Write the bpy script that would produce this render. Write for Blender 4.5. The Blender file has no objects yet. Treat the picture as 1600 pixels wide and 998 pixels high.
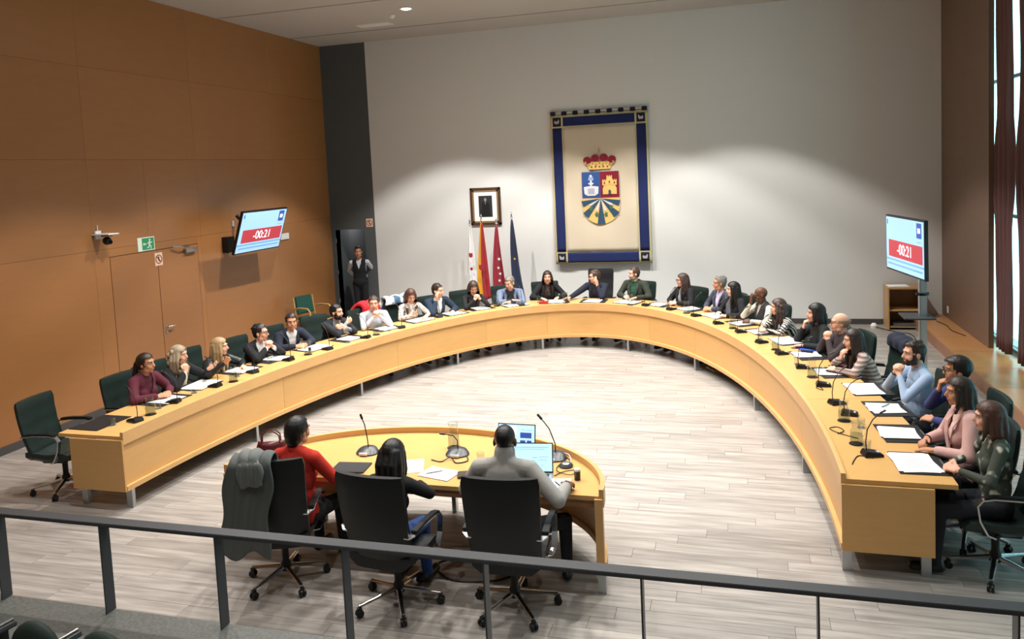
import bpy, bmesh, math, random
import numpy as np
from math import sin, cos, pi, radians as R, atan2, hypot, sqrt, asin, acos
from mathutils import Vector, Matrix
random.seed(7); rng = np.random.default_rng(7)
SC = bpy.context.scene; COL = SC.collection

# ------------------------------------------------------------------ camera
def set_camera():
    f, px, py, pitch, roll, yaw = 1222.8, 800.0, 362.56, .0792, -.0472, -.2782
    fw = Vector((sin(yaw)*cos(pitch), cos(yaw)*cos(pitch), -sin(pitch)))
    r = Vector((cos(yaw), -sin(yaw), 0)); u = r.cross(fw)
    r2 = cos(roll)*r + sin(roll)*u; u2 = -sin(roll)*r + cos(roll)*u
    cd = bpy.data.cameras.new('camera'); cam = bpy.data.objects.new('camera', cd); COL.objects.link(cam)
    M = Matrix((r2, u2, -fw)).transposed().to_4x4(); M.translation = (2.5708, 0, 3.2061)
    cam.matrix_world = M
    cd.sensor_width = 36; cd.sensor_fit = 'HORIZONTAL'; cd.lens = f/1600*36
    cd.shift_y = (py-499)/1600; cd.shift_x = 0; cd.clip_end = 200; cd.clip_start = .05
    SC.camera = cam
set_camera()
# ------------------------------------------------------------------ world, lights, exposure
W = bpy.data.worlds.new('world'); SC.world = W; W.use_nodes = True
bg = W.node_tree.nodes['Background']; bg.inputs[0].default_value = (.38, .86, .94, 1); bg.inputs[1].default_value = 5.0
SC.view_settings.view_transform = 'Standard'; SC.view_settings.look = 'None'
SC.view_settings.gamma = 1; SC.view_settings.use_curve_mapping = False
SC.view_settings.exposure = 0.13
LIGHT_COL = (1, .972, .93)
DOWN_E = 430.0
def spot(x, y, z, e, ang=98, blend=.35, tgt=None, rad=.06, col=LIGHT_COL):
    l = bpy.data.lights.new('downlight_or_fill_lamp', 'SPOT'); l.energy = e; l.spot_size = R(ang); l.spot_blend = blend
    l.shadow_soft_size = rad; l.color = col
    o = bpy.data.objects.new('downlight_or_fill_lamp', l); COL.objects.link(o); o.location = (x, y, z)
    if tgt: o.rotation_euler = (Vector(tgt)-Vector((x, y, z))).to_track_quat('-Z', 'Y').to_euler()
    return o
DOWNLIGHTS = [(x, y) for y in (13.0, 10.6, 8.2, 5.8) for x in (-2.88, -1.05, .8, 2.63)]
for x, y in DOWNLIGHTS: spot(x, y, 6.04, DOWN_E*(1.3 if y > 12 else .98)*(1.3 if x < -2 else 1)*(.5 if y < 6 else 1), 97, .22 if x < -2 or y > 12 else .35)
# unseen fill spots added over the public seats, behind and beside the camera
GALLERY_FILL = [(-3.6, 2.2), (0.2, 2.2), (3.8, 2.2), (-1.8, -1.5), (2.2, -1.5)]
for x, y in GALLERY_FILL: spot(x, y, 6.04, DOWN_E*.38, 110, .5)

# ------------------------------------------------------------------ materials
MATS = {}
def lin(c):
    if isinstance(c, str): c = tuple(int(c[i:i+2], 16)/255 for i in (0, 2, 4))
    return tuple((v/12.92 if v <= .04045 else ((v+.055)/1.055)**2.4) for v in c)
def mat(name, col=None, rough=.5, metal=0, spec=.5, emit=0, trans=0, ior=1.45, bump=0, bscale=60, var=0, vscale=8, coat=0, stretch=None, sheen=0):
    if name in MATS: return MATS[name]
    m = bpy.data.materials.new(name); m.use_nodes = True; nt = m.node_tree; b = nt.nodes['Principled BSDF']
    c = (*lin(col), 1)
    b.inputs['Base Color'].default_value = c; b.inputs['Roughness'].default_value = rough
    b.inputs['Metallic'].default_value = metal; b.inputs['Specular IOR Level'].default_value = spec
    b.inputs['Transmission Weight'].default_value = trans; b.inputs['IOR'].default_value = ior
    b.inputs['Coat Weight'].default_value = coat
    if sheen: b.inputs['Sheen Weight'].default_value = sheen
    if emit: b.inputs['Emission Color'].default_value = c; b.inputs['Emission Strength'].default_value = emit
    if var or bump:
        tc = nt.nodes.new('ShaderNodeTexCoord'); mp = nt.nodes.new('ShaderNodeMapping'); nt.links.new(tc.outputs['Object'], mp.inputs[0])
        if stretch: mp.inputs['Scale'].default_value = stretch
        n = nt.nodes.new('ShaderNodeTexNoise'); n.inputs['Scale'].default_value = vscale if var else bscale; n.inputs['Detail'].default_value = 4
        nt.links.new(mp.outputs[0], n.inputs['Vector'])
        if var:
            mx = nt.nodes.new('ShaderNodeMix'); mx.data_type = 'RGBA'
            mx.inputs[6].default_value = tuple(v*(1-var) for v in c[:3])+(1,); mx.inputs[7].default_value = tuple(min(1, v*(1+var)) for v in c[:3])+(1,)
            nt.links.new(n.outputs[0], mx.inputs[0]); nt.links.new(mx.outputs[2], b.inputs['Base Color'])
        if bump:
            n2 = nt.nodes.new('ShaderNodeTexNoise'); n2.inputs['Scale'].default_value = bscale; nt.links.new(mp.outputs[0], n2.inputs['Vector'])
            bp = nt.nodes.new('ShaderNodeBump'); bp.inputs['Strength'].default_value = bump; bp.inputs['Distance'].default_value = .01
            nt.links.new(n2.outputs[0], bp.inputs['Height']); nt.links.new(bp.outputs[0], b.inputs['Normal'])
    MATS[name] = m; return m
def wood(name, a, b_, scale=(1, 12, 1), rough=.4, var=.06, spec=.4, objrand=.08):
    """veneer: fine grain stretched along one axis, a slightly different tone on each piece"""
    if name in MATS: return MATS[name]
    m = bpy.data.materials.new(name); m.use_nodes = True; nt = m.node_tree; P = nt.nodes['Principled BSDF']; L = nt.links
    tc = nt.nodes.new('ShaderNodeTexCoord'); mp = nt.nodes.new('ShaderNodeMapping'); mp.inputs['Scale'].default_value = scale
    L.new(tc.outputs['Object'], mp.inputs[0])
    oi = nt.nodes.new('ShaderNodeObjectInfo')
    ad = nt.nodes.new('ShaderNodeVectorMath'); ad.operation = 'ADD'; L.new(mp.outputs[0], ad.inputs[0])
    sc = nt.nodes.new('ShaderNodeMath'); sc.operation = 'MULTIPLY'; sc.inputs[1].default_value = 37; L.new(oi.outputs['Random'], sc.inputs[0]); L.new(sc.outputs[0], ad.inputs[1])
    n = nt.nodes.new('ShaderNodeTexNoise'); n.inputs['Scale'].default_value = 2.2; n.inputs['Detail'].default_value = 6; n.inputs['Roughness'].default_value = .6
    L.new(ad.outputs[0], n.inputs['Vector'])
    mx = nt.nodes.new('ShaderNodeMix'); mx.data_type = 'RGBA'; mx.inputs[6].default_value = (*lin(a), 1); mx.inputs[7].default_value = (*lin(b_), 1)
    L.new(n.outputs[0], mx.inputs[0])
    hv = nt.nodes.new('ShaderNodeHueSaturation'); L.new(mx.outputs[2], hv.inputs['Color'])
    mr = nt.nodes.new('ShaderNodeMapRange'); mr.inputs[3].default_value = 1-objrand; mr.inputs[4].default_value = 1+objrand
    L.new(oi.outputs['Random'], mr.inputs[0]); L.new(mr.outputs[0], hv.inputs['Value'])
    L.new(hv.outputs[0], P.inputs['Base Color']); P.inputs['Roughness'].default_value = rough; P.inputs['Specular IOR Level'].default_value = spec
    MATS[name] = m; return m
def plank_mat():
    m = bpy.data.materials.new('pale_oak_plank'); m.use_nodes = True; nt = m.node_tree; P = nt.nodes['Principled BSDF']; L = nt.links
    geo = nt.nodes.new('ShaderNodeNewGeometry'); oi = nt.nodes.new('ShaderNodeObjectInfo')
    s = nt.nodes.new('ShaderNodeMath'); s.operation = 'ADD'; L.new(geo.outputs['Random Per Island'], s.inputs[0]); L.new(oi.outputs['Random'], s.inputs[1])
    fr = nt.nodes.new('ShaderNodeMath'); fr.operation = 'FRACT'; L.new(s.outputs[0], fr.inputs[0])
    mp = nt.nodes.new('ShaderNodeMapping'); mp.inputs['Scale'].default_value = (1.2, 14, 1); L.new(geo.outputs['Position'], mp.inputs[0])
    sh = nt.nodes.new('ShaderNodeMath'); sh.operation = 'MULTIPLY'; sh.inputs[1].default_value = 53; L.new(fr.outputs[0], sh.inputs[0])
    ad = nt.nodes.new('ShaderNodeVectorMath'); ad.operation = 'ADD'; L.new(mp.outputs[0], ad.inputs[0]); L.new(sh.outputs[0], ad.inputs[1])
    n = nt.nodes.new('ShaderNodeTexNoise'); n.inputs['Scale'].default_value = 1.6; n.inputs['Detail'].default_value = 6; L.new(ad.outputs[0], n.inputs['Vector'])
    cr = nt.nodes.new('ShaderNodeValToRGB'); e = cr.color_ramp.elements
    e[0].position = .3; e[0].color = (*lin('857e78'), 1); e[1].position = .7; e[1].color = (*lin('aca59e'), 1)
    L.new(n.outputs[0], cr.inputs[0])
    hv = nt.nodes.new('ShaderNodeHueSaturation'); mr = nt.nodes.new('ShaderNodeMapRange'); mr.inputs[3].default_value = .87; mr.inputs[4].default_value = 1.05
    L.new(fr.outputs[0], mr.inputs[0]); L.new(mr.outputs[0], hv.inputs['Value']); L.new(cr.outputs[0], hv.inputs['Color']); L.new(hv.outputs[0], P.inputs['Base Color'])
    P.inputs['Roughness'].default_value = .38; P.inputs['Specular IOR Level'].default_value = .45
    return m
def pattern_mat(name, a, b_, kind, scale=12, thr=.5):
    if name in MATS: return MATS[name]
    m = bpy.data.materials.new(name); m.use_nodes = True; nt = m.node_tree; P = nt.nodes['Principled BSDF']; L = nt.links
    g = nt.nodes.new('ShaderNodeNewGeometry')
    if kind == 'stripe':
        n = nt.nodes.new('ShaderNodeTexWave'); n.wave_type = 'BANDS'; n.bands_direction = 'Z'; n.inputs['Scale'].default_value = scale; n.inputs['Distortion'].default_value = .6
    elif kind == 'zebra':
        n = nt.nodes.new('ShaderNodeTexWave'); n.wave_type = 'BANDS'; n.bands_direction = 'DIAGONAL'; n.inputs['Scale'].default_value = scale; n.inputs['Distortion'].default_value = 9; n.inputs['Detail Scale'].default_value = .6
    else:
        n = nt.nodes.new('ShaderNodeTexNoise'); n.inputs['Scale'].default_value = scale; n.inputs['Detail'].default_value = 1
    L.new(g.outputs['Position'], n.inputs['Vector'])
    cr = nt.nodes.new('ShaderNodeValToRGB'); cr.color_ramp.elements[0].position = thr-.06; cr.color_ramp.elements[1].position = thr+.06
    cr.color_ramp.elements[0].color = (*lin(a), 1); cr.color_ramp.elements[1].color = (*lin(b_), 1)
    L.new(n.outputs[0], cr.inputs[0]); L.new(cr.outputs[0], P.inputs['Base Color']); P.inputs['Roughness'].default_value = .85
    MATS[name] = m; return m

maple = wood('maple_veneer', 'cb9a5c', 'd5a76a', (1.5, 1.5, 9), .38)
maple_top = wood('maple_top', 'cc9d5e', 'd5a869', (3, 3, 3), .3, objrand=.02)
maple_dark = wood('maple_edge', 'c99a60', 'd7ab72', (3, 3, 3), .4, objrand=.04)
wall_wood = wood('cherry_wall_panel', '9b683b', 'a47045', (1, 1, 6), .27, spec=.5, objrand=.04)
door_wood = wood('cherry_door', '98673e', 'a06e47', (1, 1, 6), .4, objrand=.02)
dark_wood = wood('brown_wall_panel', '705747', '7a604f', (1, 1, 6), .5, objrand=.05)
bench_wood = wood('platform_oak', 'a9764a', 'b78454', (5, 1, 1), .3, objrand=.05)
plaster = mat('white_plaster', 'dad9d6', .9, bump=.08, bscale=90)
ceil_m = mat('ceiling_plaster', 'b4b0aa', .95, bump=.1, bscale=70)
charcoal = mat('charcoal_panel', '54585a', .7)
black_soft = mat('black_void', '141414', .8)
base_m = mat('dark_baseboard', '4a4746', .5)
chrome = mat('chrome', 'd8dadc', .18, metal=1)
steel = mat('brushed_steel', 'b9bcbe', .35, metal=1)
leather = mat('dark_green_leather', '1d2a26', .42, bump=.15, bscale=25, spec=.5)
leather2 = mat('black_leather', '17191a', .45, bump=.12, bscale=25)
blackp = mat('black_plastic', '111213', .4)
rail_m = mat('rail_paint', '4b4d50', .42, metal=.3)
granite = mat('grey_granite', '585955', .5, var=.65, vscale=45, bump=.05)
paper = mat('white_paper', 'f2f2f0', .8)
padm = mat('black_leatherette', '19191b', .55)
def thin(name, tint, ior):
    m = bpy.data.materials.new(name); m.use_nodes = True; nt = m.node_tree; nt.nodes.clear(); out = nt.nodes.new('ShaderNodeOutputMaterial')
    t = nt.nodes.new('ShaderNodeBsdfTransparent'); t.inputs[0].default_value = (*lin(tint), 1); g_ = nt.nodes.new('ShaderNodeBsdfGlossy'); g_.inputs['Roughness'].default_value = .04
    lw = nt.nodes.new('ShaderNodeLayerWeight'); lw.inputs[0].default_value = .5; pw = nt.nodes.new('ShaderNodeMath'); pw.operation = 'POWER'; pw.inputs[1].default_value = 3.2; nt.links.new(lw.outputs['Facing'], pw.inputs[0])
    fz = nt.nodes.new('ShaderNodeMath'); fz.operation = 'MULTIPLY_ADD'; fz.inputs[1].default_value = ior; fz.inputs[2].default_value = .03; nt.links.new(pw.outputs[0], fz.inputs[0]); mx = nt.nodes.new('ShaderNodeMixShader')
    for i, o in ((0, fz), (1, t), (2, g_)): nt.links.new(o.outputs[0], mx.inputs[i])
    nt.links.new(mx.outputs[0], out.inputs[0]); return m
glassm = thin('clear_glass', 'f6f9f9', .55); waterm = thin('water', 'e6ecee', .25)
PL = plank_mat()

# ------------------------------------------------------------------ mesh helpers
class MB:
    def __init__(s): s.v = []; s.f = []; s.m = []; s.mats = []
    def mi(s, m):
        if m is None: m = None
        if m not in s.mats: s.mats.append(m)
        return s.mats.index(m)
    def add(s, V, F, m=None):
        o = len(s.v); s.v += [tuple(p) for p in V]; s.f += [tuple(i+o for i in f) for f in F]; s.m += [s.mi(m)]*len(F); return s
    def box(s, x0, x1, y0, y1, z0, z1, m=None, M=None, taper=1.0):
        V = [Vector((x, y, z)) for z in (z0, z1) for y in (y0, y1) for x in (x0, x1)]
        if taper != 1:
            cx, cy = (x0+x1)/2, (y0+y1)/2
            for p in V[4:]: p.x = cx+(p.x-cx)*taper; p.y = cy+(p.y-cy)*taper
        if M: V = [M @ p for p in V]
        return s.add(V, [(0, 2, 3, 1), (4, 5, 7, 6), (0, 1, 5, 4), (2, 6, 7, 3), (0, 4, 6, 2), (1, 3, 7, 5)], m)
    def lathe(s, prof, n=20, m=None, M=None, c=(0, 0, 0), a0=0, a1=2*pi):
        V = []; F = []; k = len(prof); full = abs(a1-a0-2*pi) < 1e-6; nn = n if full else n+1
        for i in range(nn):
            a = a0+(a1-a0)*i/n
            for r, z in prof: V.append(Vector((c[0]+r*cos(a), c[1]+r*sin(a), c[2]+z)))
        if M: V = [M @ p for p in V]
        for i in range(n):
            j = (i+1) % nn
            for q in range(k-1): F.append((i*k+q, j*k+q, j*k+q+1, i*k+q+1))
        return s.add(V, F, m)
    def tube(s, pts, r, n=8, m=None, closed=False, flat=None):
        pts = [Vector(p) for p in pts]; rr = r if isinstance(r, (list, tuple)) else [r]*len(pts)
        V = []; F = []; up = None; N = len(pts)
        for i, p in enumerate(pts):
            a = pts[(i-1) % N] if (closed or i > 0) else p; b = pts[(i+1) % N] if (closed or i < N-1) else p
            d = (b-a).normalized()
            if up is None: up = d.orthogonal().normalized() if flat is None else Vector(flat)
            if flat is not None: u = (Vector(flat)-d*d.dot(Vector(flat))).normalized()
            else: up = (up-d*up.dot(d)).normalized(); u = up
            w = d.cross(u)
            for k in range(n):
                t = 2*pi*k/n; ru = rr[i] if not isinstance(rr[i], tuple) else rr[i][0]; rw = rr[i] if not isinstance(rr[i], tuple) else rr[i][1]
                V.append(p+u*ru*cos(t)+w*rw*sin(t))
        for i in range(N if closed else N-1):
            j = (i+1) % N
            for k in range(n): F.append((i*n+k, i*n+(k+1) % n, j*n+(k+1) % n, j*n+k))
        if not closed: F += [tuple(range(n-1, -1, -1)), tuple((N-1)*n+k for k in range(n))]
        return s.add(V, F, m)
    def ribbon(s, pts, side, w, t, m=None):
        """flat bar: path pts, wide along side, thickness t"""
        V = []; F = []; side = Vector(side).normalized(); pts = [Vector(p) for p in pts]; N = len(pts)
        for i, p in enumerate(pts):
            d = (pts[min(i+1, N-1)]-pts[max(i-1, 0)]).normalized(); nrm = d.cross(side).normalized()
            for a, b in ((-1, -1), (1, -1), (1, 1), (-1, 1)): V.append(p+side*a*w/2+nrm*b*t/2)
        for i in range(N-1):
            for k in range(4): F.append((i*4+k, i*4+(k+1) % 4, i*4+4+(k+1) % 4, i*4+4+k))
        F += [(3, 2, 1, 0), tuple((N-1)*4+k for k in range(4))]
        return s.add(V, F, m)
    def ellip(s, c, r, n=14, m=None, M=None):
        V = []; F = []; k = n//2
        for i in range(k+1):
            ph = pi*i/k
            for j in range(n): V.append(Vector((c[0]+r[0]*sin(ph)*cos(2*pi*j/n), c[1]+r[1]*sin(ph)*sin(2*pi*j/n), c[2]+r[2]*cos(ph))))
        if M: V = [M @ p for p in V]
        for i in range(k):
            for j in range(n): F.append((i*n+j, (i+1)*n+j, (i+1)*n+(j+1) % n, i*n+(j+1) % n))
        return s.add(V, F, m)
    def poly(s, pts, t, m=None, M=None):
        """flat polygon pts (x,z) extruded from y=0 to y=-t"""
        n = len(pts); V = [Vector((x, 0, z)) for x, z in pts]+[Vector((x, -t, z)) for x, z in pts]
        if M: V = [M @ p for p in V]
        return s.add(V, [tuple(range(n)), tuple(range(2*n-1, n-1, -1))]+[(i, i+n, (i+1) % n+n, (i+1) % n) for i in range(n)], m)
    def mesh(s, name, m=None, smooth=False, bevel=0):
        me = bpy.data.meshes.new(name); me.from_pydata(s.v, [], s.f)
        ms = [x if x is not None else m for x in s.mats]
        for x in ms: me.materials.append(x)
        for p, k in zip(me.polygons, s.m): p.material_index = k
        b = bmesh.new(); b.from_mesh(me); bmesh.ops.remove_doubles(b, verts=b.verts, dist=1e-6); bmesh.ops.recalc_face_normals(b, faces=b.faces)
        if bevel: bmesh.ops.bevel(b, geom=[e for e in b.edges if e.calc_face_angle(0) > .6], offset=bevel, segments=2, affect='EDGES', clamp_overlap=True)
        b.to_mesh(me); b.free()
        if smooth: me.polygons.foreach_set('use_smooth', [True]*len(me.polygons)); 
        if smooth and smooth != 'all': 
            try: me.set_sharp_from_angle(angle=R(42))
            except Exception: pass
        return me
    def obj(s, name, m=None, parent=None, smooth=False, bevel=0, loc=None, rz=0):
        o = bpy.data.objects.new(name, s.mesh(name, m, smooth, bevel)); COL.objects.link(o)
        if loc is not None: o.location = loc
        if rz: o.rotation_euler = (0, 0, rz)
        if parent: o.parent = parent
        return o
def empty(name, loc=(0, 0, 0), rz=0, parent=None):
    o = bpy.data.objects.new(name, None); COL.objects.link(o); o.location = loc; o.rotation_euler = (0, 0, rz); o.empty_display_size = .1
    if parent: o.parent = parent
    return o
def tag(o, label=None, cat=None, group=None, kind=None):
    if label: o['label'] = label
    if cat: o['category'] = cat
    if group: o['group'] = group
    if kind: o['kind'] = kind
    return o
def struct(o, label=None): return tag(o, label, kind='structure')
def dup(o, parent=None):
    c = o.copy(); COL.objects.link(c)
    if parent: c.parent = parent
    for ch in o.children: dup(ch, c)
    return c
def text(s, size, m, name='lettering', ext=.001):
    cu = bpy.data.curves.new(name, 'FONT'); cu.body = s; cu.size = size; cu.align_x = 'CENTER'; cu.align_y = 'CENTER'; cu.extrude = ext
    o = bpy.data.objects.new(name, cu); COL.objects.link(o)
    me = bpy.data.meshes.new_from_object(o); bpy.data.objects.remove(o); bpy.data.curves.remove(cu)
    me.materials.clear(); me.materials.append(m)
    o = bpy.data.objects.new(name, me); COL.objects.link(o); return o

# ------------------------------------------------------------------ room shell
XL, XR, YB, ZC = -6.17, 6.2, 15.8, 6.12
YG = 4.03; ZG = .44
fl = MB().box(XL-.3, 6.6, YG-.3, YB+1.6, -.2, -.012).obj('floor', black_soft); struct(fl)
# planks: rows run across the room
PW, PLN = .15, 1.22
def plank_mesh(L):
    return MB().box(0, L-.0025, 0, PW-.0025, -.012, 0).mesh('plank', PL)
rows = []
nrow = int((YB-YG)/PW)+1
full = plank_mesh(PLN); cand = []
for r_ in range(nrow):
    y = YG-.1+r_*PW; off = -((r_*.437+.21*((r_*7) % 5)) % 1)*PLN; x = XL+off
    while x < XR:
        cand.append((x, y)); x += PLN
def pdist(c): return hypot(c[0]+.6-2.57, c[1]) - (0 if -3.1 < c[0] < 3.0 or c[1] < 6 else -6)
cand.sort(key=pdist)
def clip(x): return max(x, XL), min(x+PLN, XR)
for x, y in cand[:300]:
    a, b = clip(x)
    me = full if (b-a) > PLN-1e-4 else plank_mesh(b-a)
    o = bpy.data.objects.new('plank', me); COL.objects.link(o); o.location = (a, y, 0); o.parent = fl
mb = MB()
for x, y in cand[300:]:
    a, b = clip(x)
    if b-a < .02: continue
    mb.box(a, b-.0025, y, min(y+PW-.0025, YB), -.012, 0)
far_planks = mb.obj('plank_field', PL, fl); tag(far_planks, kind='stuff')

ce = MB().box(XL-.3, 7.2, -6, YB+.2, ZC, ZC+.2).obj('ceiling', ceil_m); struct(ce)
for y0 in (2.6, 5.0, 7.4, 9.8, 12.2, 14.6):
    MB().box(XL, 6.9, y0, y0+.02, ZC-.006, ZC).obj('joint_strip', mat('ceiling_joint', '7f7a74', .9), ce)

# left wall with wooden panels
wl = MB().box(XL-.3, XL-.03, -6, YB+.2, -.2, ZC).obj('wall_left', black_soft); struct(wl)
ycols = [-5, -2.66, -.33, 2.0, 4.34, 6.67, 9.0, 11.33, 13.66, YB]; zrows = [0.0, 2.34, 3.63, 4.93, ZC]
g = .0014
def lpanel(y0, y1, z0, z1, m=wall_wood, name='panel'):
    MB().box(XL-.03, XL, y0+g, y1-g, z0+g, z1-g).obj(name, m, wl)
for i in range(len(ycols)-1):
    for j in range(len(zrows)-1):
        if i == 6 and j == 0:
            lpanel(9.0, 9.28, 0, 2.34); lpanel(11.22, 11.33, 0, 2.34); lpanel(9.28, 11.22, 2.22, 2.34); continue
        y0, y1 = ycols[i], ycols[i+1]
        if j == 1 and i == 6:   # narrow panel beside the camera
            lpanel(y0, 10.1, zrows[j], zrows[j+1]); lpanel(10.1, y1, zrows[j], zrows[j+1]); continue
        lpanel(y0, y1, zrows[j], zrows[j+1])
bl = MB().box(XL, XL+.02, YG, 9.2, 0, .1).box(XL, XL+.02, 11.3, YB, 0, .1).obj('baseboard_left', base_m); struct(bl)
# double door
dr = MB().box(XL-.029, XL-.02, 9.28, 11.22, 0, 2.22).obj('door_1', black_soft); struct(dr, 'flush wooden double door in the panelled wall')
for y0, y1 in ((9.285, 10.247), (10.253, 11.215)):
    lf = MB().box(XL-.025, XL+.002, y0+.003, y1-.003, .01, 2.212).obj('door_leaf', door_wood, dr)
lf.name = 'door_leaf'
hd = MB().tube([(XL+.002, 10.33, .98), (XL+.05, 10.33, .98), (XL+.055, 10.34, .98), (XL+.055, 10.46, .975)], .011, 8).lathe([(0, 0), (.026, 0), (.026, .006), (0, .006)], 16, M=Matrix.Translation((XL+.002, 10.33, .98)) @ Matrix.Rotation(pi/2, 4, 'Y')).obj('door_handle', steel, lf, True)
MB().box(XL+.002, XL+.008, 10.31, 10.35, .87, .92).obj('lock_plate', steel, lf)
dc = MB().box(XL+.002, XL+.06, 10.86, 11.13, 2.10, 2.17).obj('door_closer', steel, lf, bevel=.006)
MB().ribbon([(XL+.05, 10.95, 2.19), (XL+.09, 10.75, 2.215), (XL+.05, 10.55, 2.235)], (0, 0, 1), .02, .015).obj('closer_arm', steel, dc)

# back wall: white plaster, charcoal strip with an opening at its left
wb = MB().box(-5.08, 6.3, YB, YB+.2, -.2, ZC).obj('wall_back', plaster); struct(wb)
dk = MB().box(XL-.1, -6.06, YB-.004, YB+.2, -.2, ZC).box(-5.34, -5.08, YB-.004, YB+.2, -.2, ZC).box(-6.06, -5.34, YB-.004, YB+.2, 2.05, ZC).obj('trim_1', charcoal); struct(dk, 'charcoal panelled strip at the left end of the back wall')
rc = MB().box(-6.4, -6.1, YB+.2, YB+1.6, -.2, 2.6).box(-5.3, -5.0, YB+.2, YB+1.6, -.2, 2.6).box(-6.4, -5, YB+1.5, YB+1.6, -.2, 2.6).box(-6.4, -5, YB+.2, YB+1.6, 2.5, 2.6).obj('door_2', mat('dark_corridor', '5a5c5d', .8)); struct(rc, 'dark open doorway beside the white back wall')
_l = bpy.data.lights.new('corridor_fill_light', 'AREA'); _l.energy = 9; _l.size = .4; _lo = bpy.data.objects.new('corridor_fill_light', _l); COL.objects.link(_lo); _lo.location = (-5.7, YB+.9, 2.45)  # fill light added to lift the dark recess, no known fixture there
MB().box(-6.1, -6.06, YB-.02, YB+.62, 0, 2.04).obj('door_leaf', charcoal, rc)
for z in (.45, 1.1, 1.8): MB().lathe([(0, -.05), (.014, -.05), (.014, .05), (0, .05)], 10, c=(-6.05, YB-.02, z)).obj('hinge', steel, rc, True)
bb = MB().box(-5.08, 5.68, YB-.02, YB, 0, .1).obj('baseboard_back', base_m); struct(bb)

# right side: brown panels, platform, window bays with curtains
wr = MB().box(XR+.02, XR+.07, 13.07, YB+.2, -.2, ZC).box(XR+.02, 7.2, -6, 4.6, -.2, ZC).obj('wall_right', dark_wood); struct(wr)
for y0, y1 in ((13.07, 14.3), (14.3, YB)):
    for z0, z1 in ((.2, 3.1), (3.1, ZC)): MB().box(XR, XR+.02, y0+g, y1-g, z0, z1).obj('panel', dark_wood, wr)
for k in range(8):
    y0 = -6+k*1.32; MB().box(XR, XR+.02, y0+g, y0+1.32-g, .44, ZC).obj('panel', dark_wood, wr)
for nm, x0, x1, y0, y1, z1 in (('trim_2', 5.66, 6.6, 4.03, YB, .2),):
    pf = MB().box(x0+.02, x1, y0, y1, -.1, z1-.03).obj(nm, mat('platform_core', '6d4a34', .6)); struct(pf, 'low wooden platform running under the window curtains')
    n = 12
    for i in range(n):
        a = y0+(y1-y0)*i/n; b = y0+(y1-y0)*(i+1)/n
        MB().box(x0, x1, a+.001, b-.001, z1-.03, z1).obj('platform_board', bench_wood, pf, bevel=.002)
        MB().box(x0, x0+.02, a+.001, b-.001, 0, z1-.03).obj('riser_board', wood('riser_oak', '8f6247', '9c6d50', (1, 5, 1), .35), pf)
# window wall: frames and glass beyond the curtains
wf = mat('window_frame', '9aa3a5', .5)
win = MB()
WX = 6.46
for k in range(9):
    y = 4.6+k*1.225; win.box(WX-.03, WX+.04, y-.03, y+.03, .2, ZC)
for z in (.24, 2.2, 4.2, 6.06): win.box(WX-.02, WX+.03, 4.6, 14.4, z-.025, z+.025)
wo = win.obj('window_1', wf); struct(wo, 'tall glazed window wall behind the maroon curtains')
for k in range(8):
    y = 4.6+k*1.225; MB().box(WX, WX+.008, y+.03, y+1.195, .265, 6.035).obj('pane', glassm, wo)
MB().box(WX+.04, 6.75, 4.6, 14.4, -.2, .2).obj('wall_sill', plaster, wo)
curt = mat('maroon_curtain', '664644', .9, bump=.1, bscale=120)
def curtain(yc, w, i):
    mb = MB(); nz, ny = 26, 28; V = []; F = []
    for a in range(nz+1):
        z = .24+(ZC-.03-.24)*a/nz
        t = z/ZC; wz = w*(1+.45*math.exp(-((z-2.85)/.62)**4))
        for b in range(ny+1):
            u = b/ny-.5; V.append((6.3+.03*sin(u*2*pi*4+i)+.012*sin(z*2+b), yc+u*wz, z))
    for a in range(nz):
        for b in range(ny): q = a*(ny+1)+b; F.append((q, q+1, q+ny+2, q+ny+1))
    mb.add(V, F); o = mb.obj('curtain', curt, smooth='all')
    s = o.modifiers.new('thickness', 'SOLIDIFY'); s.thickness = .006
    return o
cy_ = [(13.45, .22), (12.755, .58), (11.80, .58)]+[(11.80-.86*k, .58) for k in range(1, 9)]
for i, (yc, w) in enumerate(cy_):
    o = curtain(yc, w, i)
    lab = ['maroon curtain strip hanging against the brown panels, first from the back wall', 'maroon curtain strip hanging between two bright window gaps', 'maroon curtain strip at the right edge of the photo'][i] if i < 3 else 'maroon window curtain strip further along the window wall, outside the photo'
    tag(o, lab, 'curtain', 'curtain strips along the window wall')
# rear of the room, gallery
bk = MB().box(XL-.3, 7.2, -6.2, -6, -.2, ZC+.2).obj('wall_rear', plaster); struct(bk)
gf = MB().box(XL, XR, 1.2, YG, 0, ZG).obj('gallery_edge', granite); struct(gf, 'grey granite edge of the public gallery under the railing'); gf.name = 'trim_3'
gs = MB().box(XL, XR, -2.4, 1.2, 0, ZG+.45).box(XL, XR, -6, -2.4, 0, ZG+.9).obj('floor_gallery', granite); struct(gs, 'grey granite stepped floor of the public gallery')
# railing
rl = empty('railing', (1.8, 4.0, ZG)); tag(rl, 'dark grey steel railing with flat bar posts along the gallery edge', 'railing')
MB().box(XL+.02-1.8, XR-.02-1.8, -.045, .045, 1.035-ZG, 1.06-ZG).obj('top_rail', rail_m, rl, bevel=.003)
for k in range(-4, 6):
    x = .31+.872*k
    if XL < x < XR: MB().box(x-.005-1.8, x+.005-1.8, -.04, .04, 0, 1.036-ZG).obj('post', rail_m, rl)
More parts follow.
